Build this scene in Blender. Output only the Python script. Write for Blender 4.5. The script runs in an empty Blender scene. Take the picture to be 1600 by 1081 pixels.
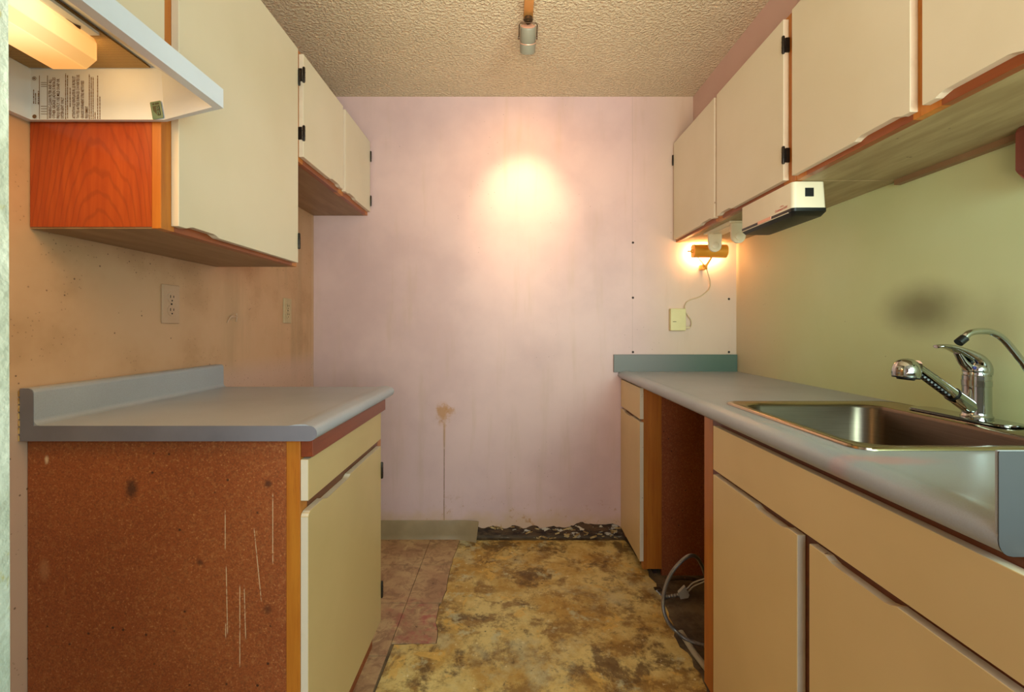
import bpy, bmesh, math, random
from mathutils import Vector, Matrix
random.seed(4)
PI = math.pi
SC = bpy.context.scene
COL = SC.collection
E = 1.103                      # eye height (m)

# ------------------------------------------------------------------ camera, world, lights, exposure
cam_d = bpy.data.cameras.new('camera'); cam = bpy.data.objects.new('camera', cam_d); COL.objects.link(cam)
cam.location = (0, 0, E); cam.rotation_euler = (PI/2, 0, 0)
cam_d.sensor_fit = 'HORIZONTAL'; cam_d.sensor_width = 36; cam_d.lens = 720/1600*36
cam_d.shift_x = 2/1600; cam_d.shift_y = -28.5/1600; cam_d.clip_start = 0.02
SC.camera = cam

w = bpy.data.worlds.new('world'); SC.world = w; w.use_nodes = True
bg = w.node_tree.nodes['Background']; bg.inputs[0].default_value = (0.66, 0.85, 1.0, 1); bg.inputs[1].default_value = 1.3

def area(name, loc, target, sx, sy, power, col, spread=PI):
    l = bpy.data.lights.new(name, 'AREA'); l.shape = 'RECTANGLE'; l.size = sx; l.size_y = sy
    l.energy = power; l.color = col; l.spread = spread
    o = bpy.data.objects.new(name, l); COL.objects.link(o); o.location = loc
    o.rotation_euler = (Vector(target)-Vector(loc)).to_track_quat('-Z', 'Y').to_euler()
    return o
area('daylight_behind', (0.5, -1.9, 1.45), (0.0, 2.4, 1.1), 2.0, 1.4, 52, (0.70, 0.88, 1.0))
area('ceiling_fill_behind', (0.0, -0.35, 1.0), (0.0, 1.35, 2.3), 0.9, 0.5, 14, (1.0, 0.84, 0.60), 1.7)  # added warm fill, unseen, to brighten the ceiling
area('garden_window', (1.05, -0.35, 1.42), (1.25, 2.4, 1.3), 0.75, 0.6, 19.0, (0.66, 1.0, 0.80))
SC.view_settings.view_transform = 'Standard'; SC.view_settings.look = 'None'
SC.view_settings.gamma = 1; SC.view_settings.use_curve_mapping = False
SC.view_settings.exposure = 0.12

# ------------------------------------------------------------------ helpers
def lin(c):
    return tuple((x/255/12.92 if x/255 <= .04045 else ((x/255+.055)/1.055)**2.4) for x in c[:3]) + (1,)

def mesh_obj(name, bm, mats, parent=None, smooth=None, loc=None):
    me = bpy.data.meshes.new(name)
    bmesh.ops.recalc_face_normals(bm, faces=bm.faces[:])
    bm.to_mesh(me); bm.free()
    for m in (mats if isinstance(mats, (list, tuple)) else [mats]): me.materials.append(m)
    o = bpy.data.objects.new(name, me); COL.objects.link(o)
    if parent is not None: o.parent = parent
    if smooth is not None:
        for p in me.polygons: p.use_smooth = True
        me.set_sharp_from_angle(angle=math.radians(smooth))
    if loc: o.location = loc
    return o

def tag(o, label, cat, group=None):
    o['label'] = label; o['category'] = cat
    if group: o['group'] = group
    return o

def struct(o):
    o['kind'] = 'structure'; return o

def thing(name, label, cat, loc=(0, 0, 0), group=None):
    o = bpy.data.objects.new(name, None); COL.objects.link(o); o.location = (0, 0, 0)
    o.empty_display_size = .05
    return tag(o, label, cat, group)

def box(bm, x0, x1, y0, y1, z0, z1, mi=0, bev=0):
    vs = [bm.verts.new((x, y, z)) for x in (x0, x1) for y in (y0, y1) for z in (z0, z1)]
    fs = []
    for idx in ((0,1,3,2),(4,6,7,5),(0,4,5,1),(2,3,7,6),(0,2,6,4),(1,5,7,3)):
        f = bm.faces.new([vs[i] for i in idx]); f.material_index = mi; fs.append(f)
    if bev:
        es = list({e for f in fs for e in f.edges})
        bmesh.ops.bevel(bm, geom=es, offset=bev, segments=2, affect='EDGES', profile=.5)
    return vs

def prism(bm, pts, axis, a, b, mi=0, cap_mi=None):
    """pts: 2D polygon; axis 'x': pts=(y,z), 'y': pts=(x,z), 'z': pts=(x,y)"""
    def P(p, t):
        return {'x': (t, p[0], p[1]), 'y': (p[0], t, p[1]), 'z': (p[0], p[1], t)}[axis]
    A = [bm.verts.new(P(p, a)) for p in pts]; B = [bm.verts.new(P(p, b)) for p in pts]
    n = len(pts)
    f1 = bm.faces.new(A); f2 = bm.faces.new(B[::-1])
    c = mi if cap_mi is None else cap_mi
    f1.material_index = c; f2.material_index = c
    for i in range(n):
        f = bm.faces.new((A[i], B[i], B[(i+1) % n], A[(i+1) % n])); f.material_index = mi

def lathe(bm, prof, M=Matrix(), seg=32, mi=0):
    rings = []
    for r, z in prof:
        if r < 1e-6: rings.append([bm.verts.new(M @ Vector((0, 0, z)))])
        else: rings.append([bm.verts.new(M @ Vector((r*math.cos(2*PI*k/seg), r*math.sin(2*PI*k/seg), z))) for k in range(seg)])
    for a, b in zip(rings, rings[1:]):
        for k in range(seg):
            k2 = (k+1) % seg
            if len(a) == 1 and len(b) == 1: continue
            if len(a) == 1: f = bm.faces.new((a[0], b[k2], b[k]))
            elif len(b) == 1: f = bm.faces.new((a[k], a[k2], b[0]))
            else: f = bm.faces.new((a[k], a[k2], b[k2], b[k]))
            f.material_index = mi

def axisM(origin, direction):
    q = Vector(direction).normalized().to_track_quat('Z', 'Y')
    return Matrix.Translation(origin) @ q.to_matrix().to_4x4()

def catmull(pts, n=8):
    P = [Vector(p) for p in pts]; P = [2*P[0]-P[1]] + P + [2*P[-1]-P[-2]]
    out = []
    for i in range(1, len(P)-2):
        for k in range(n):
            t = k/n
            a, b, c, d = P[i-1:i+3]
            out.append(.5*((2*b)+(-a+c)*t+(2*a-5*b+4*c-d)*t*t+(-a+3*b-3*c+d)*t**3))
    out.append(P[-2]); return out

def tube(bm, path, rad, seg=12, up=(0, 1, 0), mi=0, cap=True):
    """rad: number, or f(t)->(r_side, r_up) with t in 0..1"""
    n = len(path); prev = None; rings = []
    upv = Vector(up)
    for i, p in enumerate(path):
        p = Vector(p)
        t = (Vector(path[min(i+1, n-1)])-Vector(path[max(i-1, 0)])).normalized()
        s = (upv - t*upv.dot(t))
        if s.length < 1e-3: s = prev if prev is not None else t.orthogonal()
        s.normalize(); prev = s; u = t.cross(s)
        rs = rad(i/(n-1)) if callable(rad) else rad
        if not isinstance(rs, tuple): rs = (rs, rs)
        rings.append([bm.verts.new(p + s*rs[0]*math.cos(2*PI*k/seg) + u*rs[1]*math.sin(2*PI*k/seg)) for k in range(seg)])
    for a, b in zip(rings, rings[1:]):
        for k in range(seg):
            f = bm.faces.new((a[k], a[(k+1) % seg], b[(k+1) % seg], b[k])); f.material_index = mi
    if cap:
        f = bm.faces.new(rings[0][::-1]); f.material_index = mi
        f = bm.faces.new(rings[-1]); f.material_index = mi

def rrect(x0, x1, y0, y1, r, n=6):
    pts = []
    for cx, cy, a0 in ((x1-r, y1-r, 0), (x0+r, y1-r, PI/2), (x0+r, y0+r, PI), (x1-r, y0+r, 1.5*PI)):
        for k in range(n+1):
            a = a0+PI/2*k/n; pts.append((cx+r*math.cos(a), cy+r*math.sin(a)))
    return pts

# ------------------------------------------------------------------ node language
class V:
    nt = None
    def __init__(s, sock): s.s = sock
    @staticmethod
    def m(op, *a, clamp=False):
        n = V.nt.nodes.new('ShaderNodeMath'); n.operation = op; n.use_clamp = clamp
        for i, x in enumerate(a):
            if isinstance(x, V): V.nt.links.new(x.s, n.inputs[i])
            else: n.inputs[i].default_value = x
        return V(n.outputs[0])
    def __add__(s, o): return V.m('ADD', s, o)
    __radd__ = __add__
    def __sub__(s, o): return V.m('SUBTRACT', s, o)
    def __rsub__(s, o): return V.m('SUBTRACT', o, s)
    def __mul__(s, o): return V.m('MULTIPLY', s, o)
    __rmul__ = __mul__
    def __truediv__(s, o): return V.m('DIVIDE', s, o)
def sat(x): return V.m('ADD', x, 0.0, clamp=True)
def absv(x): return V.m('ABSOLUTE', x)
def vmax(a, b): return V.m('MAXIMUM', a, b)
def sstep(a, b, x):
    n = V.nt.nodes.new('ShaderNodeMapRange'); n.interpolation_type = 'SMOOTHSTEP'
    V.nt.links.new(x.s, n.inputs[0])
    if a <= b: n.inputs[1].default_value = a; n.inputs[2].default_value = b
    else:
        n.inputs[1].default_value = b; n.inputs[2].default_value = a; n.inputs[3].default_value = 1; n.inputs[4].default_value = 0
    return V(n.outputs[0])
def coords():
    tc = V.nt.nodes.new('ShaderNodeTexCoord'); sp = V.nt.nodes.new('ShaderNodeSeparateXYZ')
    V.nt.links.new(tc.outputs['Object'], sp.inputs[0])
    return V(tc.outputs['Object']), V(sp.outputs[0]), V(sp.outputs[1]), V(sp.outputs[2])
def vec(x, y, z):
    n = V.nt.nodes.new('ShaderNodeCombineXYZ')
    for i, a in enumerate((x, y, z)):
        if isinstance(a, V): V.nt.links.new(a.s, n.inputs[i])
        else: n.inputs[i].default_value = a
    return V(n.outputs[0])
def noise(p, scale, detail=4, rough=.55, dist=0.0, color=False):
    n = V.nt.nodes.new('ShaderNodeTexNoise'); V.nt.links.new(p.s, n.inputs['Vector'])
    n.inputs['Scale'].default_value = scale; n.inputs['Detail'].default_value = detail
    n.inputs['Roughness'].default_value = rough; n.inputs['Distortion'].default_value = dist
    return V(n.outputs['Color' if color else 'Fac'])
def voro(p, scale, feature='F1', out='Distance'):
    n = V.nt.nodes.new('ShaderNodeTexVoronoi'); n.feature = feature; V.nt.links.new(p.s, n.inputs['Vector'])
    n.inputs['Scale'].default_value = scale
    return V(n.outputs[out])
def mix(f, a, b):
    n = V.nt.nodes.new('ShaderNodeMix'); n.data_type = 'RGBA'
    for i, x in ((0, f), (6, a), (7, b)):
        if isinstance(x, V): V.nt.links.new(x.s, n.inputs[i])
        elif i == 0: n.inputs[0].default_value = x
        else: n.inputs[i].default_value = lin(x)
    return V(n.outputs[2])

def material(name, fn=None, col=(200, 200, 200), rough=.5, metal=0., bump=None, bstr=.3, bdist=.002, spec=.5, emit=None, estr=0, coat=0):
    m = bpy.data.materials.new(name); m.use_nodes = True; nt = m.node_tree
    b = nt.nodes['Principled BSDF']; V.nt = nt
    b.inputs['Roughness'].default_value = rough; b.inputs['Metallic'].default_value = metal
    b.inputs['Specular IOR Level'].default_value = spec; b.inputs['Coat Weight'].default_value = coat
    b.inputs['Base Color'].default_value = lin(col)
    if emit:
        b.inputs['Emission Color'].default_value = lin(emit); b.inputs['Emission Strength'].default_value = estr
    h = None
    if fn:
        r = fn()
        if isinstance(r, tuple): c, h = r[0], r[1]; 
        else: c = r
        if isinstance(r, tuple) and len(r) > 2 and r[2] is not None: nt.links.new(r[2].s, b.inputs['Roughness'])
        if c is not None: nt.links.new(c.s, b.inputs['Base Color'])
    if h is not None:
        bp = nt.nodes.new('ShaderNodeBump'); bp.inputs['Strength'].default_value = bstr; bp.inputs['Distance'].default_value = bdist
        nt.links.new(h.s, bp.inputs['Height']); nt.links.new(bp.outputs[0], b.inputs['Normal'])
    return m

def spots(p, scale, thr0, thr1, keep, kscale=1.3):
    """sparse round specks: voronoi cells, only where a coarse noise lets them through"""
    d = voro(p, scale); k = sstep(keep, keep+.03, noise(p, kscale, 2))
    return sstep(thr1, thr0, d)*k

# ------------------------------------------------------------------ materials
def f_wall_back():
    P, x, y, z = coords()
    n1 = noise(P, 2.2, 5, .6); n2 = noise(P, 9, 5, .6)
    c = mix(sstep(.35, .7, n1), (216, 184, 180), (202, 170, 168))
    # cream laminate zone beside the counter
    c = mix(sstep(.58, .95, x+(n2-.5)*.05), c, (212, 186, 164))
    # grime streaks under the ceiling and around
    st = noise(vec(x*7.0, y, z*.8), 2.0, 4, .6)
    c = mix(sstep(.52, .75, st)*.28, c, (190, 160, 130))
    # rust run
    run = sstep(.0032, .001, absv(x+.3465+(noise(P, 6, 2)-.5)*.004))*sstep(.62, .58, z)*sstep(.25, .5, noise(vec(x*0.0, y*0.0, z), 30, 3))
    run2 = sstep(.012, .0, absv(x+.345))*sstep(.64, .60, z)*sstep(.42, .56, z)*.5
    c = mix(run*.9, c, (120, 84, 40)); c = mix(run2, c, (196, 150, 100))
    e = V.m('SQRT', (x+.352)*(x+.352)*6.0+(z-.655)*(z-.655)*1.6)
    c = mix(sstep(.10, .03, e+(noise(P, 22, 5, .7)-.5)*.20)*.8, c, (186, 132, 74))
    e3 = V.m('SQRT', (x+.318)*(x+.318)+(z-.672)*(z-.672)*1.5)
    c = mix(sstep(.035, .01, e3+(noise(P, 50, 5, .7)-.5)*.08)*.7, c, (186, 132, 74))
    c = mix(spots(P, 60, .10, .16, .60, 9)*sstep(.2, .05, e), c, (96, 50, 24))
    # dirty band near the bottom
    band = sstep(.17, .075, z+(noise(P, 14, 4)-.5)*.12)
    c = mix(band*.55, c, (196, 160, 106))
    c = mix(sstep(.60, .70, noise(P, 24, 5, .7))*sstep(.28, .10, z)*.8, c, (176, 128, 74))
    c = mix(spots(P, 38, .05, .08, .60, 2.0)*.7, c, (100, 70, 50))
    # old shelf-strip seam and screw holes
    c = mix(sstep(.0025, .001, absv(x-.634))*sstep(.92, .99, z)*.2, c, (140, 110, 80))
    return c, noise(P, 90, 3)
M_wall_back = material('pink_painted_wall', f_wall_back, rough=.5, bstr=.12, bdist=.001)

def f_wall_left():
    P, x, y, z = coords()
    c = mix(sstep(.35, .7, noise(P, 2.5, 5, .6)), (208, 166, 130), (198, 153, 114))
    st = noise(vec(x, y*6.0, z*.9), 1.6, 5, .6)
    c = mix(sstep(.45, .7, st)*sstep(1.55, 1.75, y)*.4, c, (160, 134, 98))
    c = mix(sstep(.5, .75, noise(P, 5, 4))*.35, c, (168, 130, 92))
    c = mix(sstep(1.0, .9, z)*.7, c, (206, 172, 160))
    c = mix(spots(P, 34, .05, .10, .47, 3.0)*.8, c, (92, 58, 34))
    c = mix(spots(P, 90, .10, .18, .52, 5.0)*.45, c, (110, 74, 44))
    c = mix(sstep(.004, .001, absv(y-2.385))*.6, c, (226, 208, 180))
    return c, noise(P, 70, 3)
M_wall_left = material('stained_cream_wall', f_wall_left, rough=.55, bstr=.15, bdist=.001)

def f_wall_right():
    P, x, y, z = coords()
    c = mix(sstep(.3, .7, noise(P, 1.6, 4)), (214, 222, 172), (206, 213, 156))  # greenish light from the right put into the cream wall colour
    c = mix(sstep(1.7, 2.4, y)*.85, c, (212, 190, 160))  # painted green light fades out towards the back corner
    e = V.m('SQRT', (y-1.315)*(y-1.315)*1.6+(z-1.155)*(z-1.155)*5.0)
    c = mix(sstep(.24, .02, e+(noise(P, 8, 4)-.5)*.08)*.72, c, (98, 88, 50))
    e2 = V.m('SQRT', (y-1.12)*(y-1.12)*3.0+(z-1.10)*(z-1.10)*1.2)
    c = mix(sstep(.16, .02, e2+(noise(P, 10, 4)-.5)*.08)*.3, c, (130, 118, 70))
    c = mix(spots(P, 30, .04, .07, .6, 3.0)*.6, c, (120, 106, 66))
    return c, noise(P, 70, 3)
M_wall_right = material('cream_wall_green_light', f_wall_right, rough=.5, bstr=.1, bdist=.001)

def f_ceiling():
    P, x, y, z = coords()
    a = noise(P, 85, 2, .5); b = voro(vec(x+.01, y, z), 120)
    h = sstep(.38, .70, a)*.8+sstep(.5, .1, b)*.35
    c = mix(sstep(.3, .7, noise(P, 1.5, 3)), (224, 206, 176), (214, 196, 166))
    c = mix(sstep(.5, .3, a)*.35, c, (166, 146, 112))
    return c, h
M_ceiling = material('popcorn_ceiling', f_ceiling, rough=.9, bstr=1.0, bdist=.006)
M_soffit = material('pink_soffit_paint', lambda: (mix(noise(coords()[0], 3, 4), (214, 180, 168), (200, 166, 152)), noise(coords()[0], 90, 3)), rough=.55, bstr=.12, bdist=.001)
def f_stub():
    P, x, y, z = coords()
    c = mix(sstep(.4, .6, noise(P, 25, 4)), (176, 186, 172), (160, 170, 154))
    c = mix(sstep(.62, .7, noise(vec(x, y*2.0, z), 16, 5, .7))*.8, c, (150, 146, 84))
    return c, noise(P, 60, 4)
M_stub = material('pale_green_textured_paint', f_stub, rough=.7, bstr=.8, bdist=.003)

def f_sub():     # old adhesive over the subfloor
    P, x, y, z = coords()
    Pw = vec(x, y, z)
    n1 = noise(Pw, 3.2, 8, .7, .15); n2 = noise(vec(x+5.0, y+2.0, z), 8, 9, .74, .2); n3 = noise(vec(x-3.0, y, z), 30, 8, .78)
    n4 = noise(vec(x*1.0+9.0, y*1.0, z), 5.0, 8, .72, .2)
    c = mix(sstep(.40, .60, n1), (226, 200, 126), (194, 150, 72))
    c = mix(sstep(.46, .60, n2)*.9, c, (146, 106, 46))
    c = mix(sstep(.52, .62, n4)*.85, c, (100, 70, 34))
    c = mix(sstep(.57, .63, noise(vec(x, y+7.0, z), 6, 7, .66, .7))*.7, c, (230, 184, 92))
    c = mix(sstep(.56, .66, noise(vec(x+2.0, y-4.0, z), 7, 6, .7))*.7, c, (204, 198, 156))
    c = mix(sstep(.54, .66, noise(vec(x+1.3, y+.4, z), 2.4, 7, .7))*.6, c, (208, 196, 148))
    c = mix(sstep(.60, .66, n3)*.7, c, (246, 232, 180))
    c = mix(sstep(.42, .34, n3)*.7, c, (92, 66, 36))
    c = mix(spots(P, 26, .06, .12, .6, 4.0)*.8, c, (46, 36, 26))
    return c, n2*.6+n3*.6, sstep(.3, .7, n1)*.35+.35
M_adhesive = material('old_yellow_floor_adhesive', f_sub, rough=.6, bstr=.7, bdist=.004)
def f_floor():
    P, x, y, z = coords()
    n = noise(P, 7, 7, .7)
    c = mix(sstep(.35, .65, n), (72, 56, 38), (124, 104, 76))
    c = mix(sstep(.62, .7, noise(P, 22, 6, .7))*.6, c, (168, 158, 134))
    return c, n
M_floor = material('dark_subfloor', f_floor, rough=.75, bstr=.6, bdist=.004)
def f_tile():
    P, x, y, z = coords()
    n1 = noise(P, 5, 6, .65, .5); n2 = noise(P, 17, 6, .7, 1.0)
    c = mix(sstep(.35, .65, n1), (202, 168, 122), (174, 134, 98))
    c = mix(sstep(.47, .60, n2)*.6, c, (136, 96, 68))
    c = mix(sstep(.6, .68, noise(vec(x+3.0, y, z), 12, 5, .6, 1.5))*.5, c, (214, 186, 136))
    red = sstep(.44, .66, noise(vec(x, y+3.0, z), 18, 7, .7))*sstep(.30, .0, absv(y-1.70))*sstep(.40, .55, noise(vec(x, y+1.0, z), 5, 3))
    c = mix(red*.8, c, (176, 74, 76))
    c = mix(sstep(.55, .66, noise(vec(x, y, z+4.0), 6, 6, .7))*sstep(2.0, 2.3, y)*.6, c, (110, 96, 58))
    c = mix(sstep(.64, .70, noise(P, 34, 5, .7))*.8, c, (70, 44, 30))
    return c, n2
M_tile = material('worn_pink_beige_vinyl_tile', f_tile, rough=.45, bstr=.25, bdist=.001)

def f_laminate(): 
    P, x, y, z = coords()
    c = mix(sstep(.3, .7, noise(P, 2.0, 4)), (224, 214, 190), (216, 205, 178))
    c = mix(spots(P, 30, .03, .06, .64, 3.0)*.6, c, (150, 120, 80))
    return c, noise(P, 400, 2)
M_lam = material('cream_door_laminate', f_laminate, rough=.42, bstr=.05, bdist=.0005)
def f_edge():
    P, x, y, z = coords()
    c = mix(sstep(.5, .75, noise(P, 14, 4, .6))*.35, (222, 206, 182), (188, 162, 134))
    return mix(sstep(.70, .73, noise(P, 40, 4, .6)), c, (120, 80, 56))
M_edge = material('white_edge_band', f_edge, rough=.5)
def f_lam_low():
    P, x, y, z = coords()
    return mix(sstep(.3, .7, noise(P, 2.0, 4)), (230, 203, 152), (220, 193, 142)), noise(P, 400, 2)
M_lam_low = material('cream_laminate_warm_shade', f_lam_low, rough=.42, bstr=.05, bdist=.0005)  # cream laminate with the dim warm light on low doors painted in

M_lam_low2 = material('cream_laminate_warm_shade_left', lambda: mix(sstep(.3, .7, noise(coords()[0], 2.0, 4)), (206, 178, 126), (196, 168, 116)), rough=.42)  # darker copy for the left base doors, shade put into the colour
def wood(name, c1, c2, c3, axis='z', scale=1., rough=.4):
    def f():
        P, x, y, z = coords()
        q = {'z': vec(x*14.0, y*14.0, z*.9), 'y': vec(x*14.0, y*.9, z*14.0), 'x': vec(x*.9, y*14.0, z*14.0)}[axis]
        n = noise(q, 2.2*scale, 5, .6); n2 = noise(q, 9*scale, 4, .7)
        c = mix(sstep(.3, .7, n), c1, c2); c = mix(sstep(.55, .8, n2)*.6, c, c3)
        c = mix(spots(P, 30, .05, .09, .6, 3.0)*.5, c, (60, 30, 14))
        return c, n2
    return material(name, f, rough=rough, bstr=.15, bdist=.001, coat=.15)
M_oak = wood('orange_oak_vertical', (198, 124, 40), (176, 98, 28), (136, 64, 20), 'z')
M_oak_h = wood('orange_oak_lengthwise', (156, 82, 32), (134, 64, 24), (98, 42, 18), 'y')
M_oak_shade = wood('oak_rail_gap_shade', (112, 58, 26), (92, 44, 20), (60, 28, 14), 'y')  # shadow in the gaps between doors put into the oak colour
M_red = wood('reddish_brown_wood', (140, 64, 34), (120, 52, 28), (86, 36, 20), 'y')
M_mahog = wood('dark_red_brown_wood', (126, 62, 48), (110, 52, 40), (76, 34, 28), 'z')

def f_ply():
    P, x, y, z = coords()
    wv = V.nt.nodes.new('ShaderNodeTexWave'); wv.wave_type = 'RINGS'; wv.rings_direction = 'Y'
    q = vec((x+.875)*2.6, y, (z-1.05+(noise(vec(x*4.0, y, z*1.2), 2.0, 3)-.5)*.20)*.55)
    V.nt.links.new(q.s, wv.inputs['Vector']); wv.inputs['Scale'].default_value = 12.0
    wv.inputs['Distortion'].default_value = 2.2; wv.inputs['Detail'].default_value = 2.0; wv.inputs['Detail Scale'].default_value = 1.4
    n = noise(vec(x*26.0, y, z*2.0), 3, 4)
    c = mix(sstep(.3, .7, n), (166, 70, 18), (150, 56, 12))
    c = mix(sstep(.72, 1.0, V(wv.outputs['Fac']))*.35, c, (112, 38, 8))
    return c, n
M_ply = material('cherry_stained_plywood', f_ply, rough=.35, bstr=.08, bdist=.001, coat=.2)
def f_under():
    P, x, y, z = coords()
    n = noise(vec(x*6.0, y*1.0, z), 4, 5, .6)
    c = mix(sstep(.3, .7, n), (176, 158, 118), (152, 132, 94))
    c = mix(spots(P, 22, .05, .09, .55, 3.0)*.8, c, (74, 56, 36))
    return c, n
M_under = material('raw_hardboard_underside', f_under, rough=.55, bstr=.1, bdist=.001)
def f_under_l():
    P, x, y, z = coords()
    n = noise(vec(x*6.0, y*1.0, z), 4, 5, .6)
    return mix(sstep(.3, .7, n), (158, 126, 92), (138, 106, 74)), n
M_under_l = material('brown_hardboard_underside', f_under_l, rough=.5, bstr=.1, bdist=.001)
def f_particle():
    P, x, y, z = coords()
    n1 = noise(P, 240, 3, .7); n2 = noise(P, 110, 5, .7); n3 = noise(P, 2.2, 4)
    c = mix(sstep(.35, .65, n3), (158, 82, 38), (144, 70, 30))
    c = mix(sstep(.50, .62, n2)*.4, c, (176, 110, 60)); c = mix(sstep(.50, .38, n1)*.5, c, (104, 54, 26))
    c = mix(sstep(.60, .68, n1)*.6, c, (206, 146, 92))
    c = mix(spots(P, 34, .06, .14, .50, 6)*.85, c, (44, 26, 16))
    def blot(bx, bz, r, a, colr, sx=1.0, sz=1.0):
        nonlocal c
        d = V.m('SQRT', (x-bx)*(x-bx)*sx+(z-bz)*(z-bz)*sz)
        c = mix(sstep(r, r*.2, d+(n2-.5)*r*.8)*a, c, colr)
    blot(-.805, .762, .026, .8, (60, 34, 20), 2.0, .7)
    blot(-.515, .772, .012, .7, (50, 28, 18)); blot(-.660, .605, .010, .7, (60, 30, 18))
    blot(-.517, .505, .014, .6, (64, 34, 20)); blot(-.985, .823, .011, .95, (226, 190, 150), 3.0, .8)
    blot(-.99, .59, .03, .35, (196, 140, 96), 3.5, .8)
    wear = sstep(.55, .8, noise(vec(x*22.0, y, z*1.0), 2.0, 3))*sstep(-.75, -.6, x)*sstep(.85, .7, z)
    c = mix(wear*.35, c, (112, 58, 26))
    for lx, z0, z1, sl in ((-.505, .755, .60, 0), (-.545, .68, .52, -.10), (-.606, .72, .63, 0), (-.604, .60, .45, -.02), (-.575, .56, .38, 0), (-.566, .56, .44, -.03), (-.605, .48, .44, 0)):
        ln = sstep(.0013, .0004, absv(x-lx-(z-z0)*sl))*sstep(z0, z0-.01, z)*sstep(z1, z1+.01, z)
        c = mix(ln*.8*sstep(.3, .5, noise(P, 120, 3)), c, (222, 190, 150))
    return c, n1
M_particle = material('reddish_particle_board', f_particle, rough=.6, bstr=.3, bdist=.001)
def f_counter():
    P, x, y, z = coords()
    n = noise(P, 3, 4); f = noise(P, 500, 2)
    c = mix(sstep(.3, .7, n), (166, 171, 180), (156, 161, 170)); c = mix(sstep(.4, .7, f)*.25, c, (140, 136, 140))
    pink = sstep(.10, .02, V.m('SQRT', (x-.64)*(x-.64)*.5+(y-.79)*(y-.79)*6.0)+(noise(P, 12, 4)-.5)*.09)
    c = mix(pink*.45, c, (206, 130, 138))
    return c, f, n*.1+.27
M_counter = material('grey_counter_laminate', f_counter, rough=.32, bstr=.04, bdist=.0004)
M_cap = material('dark_grey_laminate_end', lambda: mix(sstep(.3, .7, noise(coords()[0], 6, 4)), (120, 118, 128), (106, 104, 114)), rough=.45)
M_capR = material('grey_laminate_end_scuffed', lambda: mix(sstep(.3, .7, noise(coords()[0], 6, 4)), (64, 64, 66), (58, 59, 60)), rough=.45)
M_splash = material('grey_splash_green_light', lambda: mix(sstep(.70, 1.1, coords()[1]), (112, 112, 108), (86, 108, 94)), rough=.4)  # grey laminate; green light painted in towards the right end
M_chrome = material('polished_chrome', col=(190, 192, 190), rough=.07, metal=1)
def f_steel():
    P, x, y, z = coords(); n = noise(vec(x*3.0, y*3.0, z*120.0), 3, 3)
    return mix(n, (118, 106, 92), (94, 84, 72)), n
M_darkchrome = material('dark_ribbed_grip', col=(84, 84, 86), rough=.3, metal=.9)
M_steel = material('brushed_stainless_steel', f_steel, rough=.3, metal=1, bstr=.05, bdist=.0005)
M_steel_rim = material('polished_stainless_rim', col=(176, 160, 134), rough=.2, metal=1)
M_black = material('black_plastic', col=(10, 10, 11), rough=.4)
M_blackmetal = material('black_hinge_metal', lambda: mix(noise(coords()[0], 60, 3), (34, 30, 28), (66, 58, 50)), rough=.35, metal=.7)
M_dark = material('dark_toe_kick', col=(46, 28, 18), rough=.7)
M_hood = material('white_enamel', lambda: mix(sstep(.4, .8, noise(coords()[0], 5, 4)), (212, 224, 240), (204, 214, 228)), rough=.3)
M_filter = None
def f_filter():
    P, x, y, z = coords()
    a = V.m('SINE', (x+y)*1100.0); b = V.m('SINE', (x-y)*1100.0)
    h = a*b; c = mix(sstep(-.6, .6, h), (118, 88, 44), (206, 176, 116))
    return c, h
M_filter = material('greasy_aluminium_mesh', f_filter, rough=.4, metal=.6, bstr=.6, bdist=.002)
M_lens = material('glowing_lamp_cover', col=(255, 214, 150), rough=.4, emit=(255, 190, 104), estr=0)
def _glow(m):
    nt = m.node_tree; V.nt = nt; P, x, y, z = coords(); b = nt.nodes['Principled BSDF']
    hot = sstep(.15, .0, absv(y-.70)); side = sstep(-.79, -.765, x)
    gn = nt.nodes.new('ShaderNodeNewGeometry'); sx_ = nt.nodes.new('ShaderNodeSeparateXYZ'); nt.links.new(gn.outputs['Normal'], sx_.inputs[0]); nx = V(sx_.outputs[0])
    k = (.62+hot*.9)*(1.0-sstep(.35, .0, absv(nx-.65))*.30-sstep(.1, .0, absv(nx))*.12)
    nt.links.new(k.s, b.inputs['Emission Strength'])
    nt.links.new(mix(sat(hot+.15), (255, 178, 84), (255, 226, 160)).s, b.inputs['Emission Color'])
_glow(M_lens)
M_print = material('brown_printed_ink', col=(108, 78, 44), rough=.6)
M_sticker = material('teal_sticker', lambda: mix(noise(coords()[0], 60, 3), (14, 84, 74), (26, 104, 92)), rough=.35)
M_sticker_dark = material('dark_green_ink', col=(14, 46, 34), rough=.5)
M_white = material('cream_plastic', lambda: mix(noise(coords()[0], 8, 3), (232, 222, 198), (222, 210, 180)), rough=.35)
M_white_y = material('yellowed_plastic', lambda: mix(noise(coords()[0], 14, 3), (226, 214, 160), (206, 192, 136)), rough=.4)
M_redink = material('red_ink', col=(196, 52, 44), rough=.5)
M_brass = material('brass', col=(240, 168, 60), rough=.34, metal=.35)
M_track = material('aged_brass_track', col=(206, 152, 86), rough=.35, metal=.5)
M_greypaint = material('grey_spot_enamel', col=(142, 138, 122), rough=.45)
M_copper = material('pinkish_metal_cap', col=(236, 176, 148), rough=.35, metal=.3)
M_darkmetal = material('dark_bronze', col=(82, 62, 44), rough=.4, metal=.6)
M_plate = material('painted_over_plate', lambda: mix(noise(coords()[0], 20, 4), (204, 168, 140), (192, 154, 122)), rough=.5)
M_plate2 = material('dirty_cream_plate', lambda: mix(noise(coords()[0], 40, 4), (206, 184, 146), (176, 150, 112)), rough=.5)
M_slot = material('dark_slot', col=(40, 24, 16), rough=.7)
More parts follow.
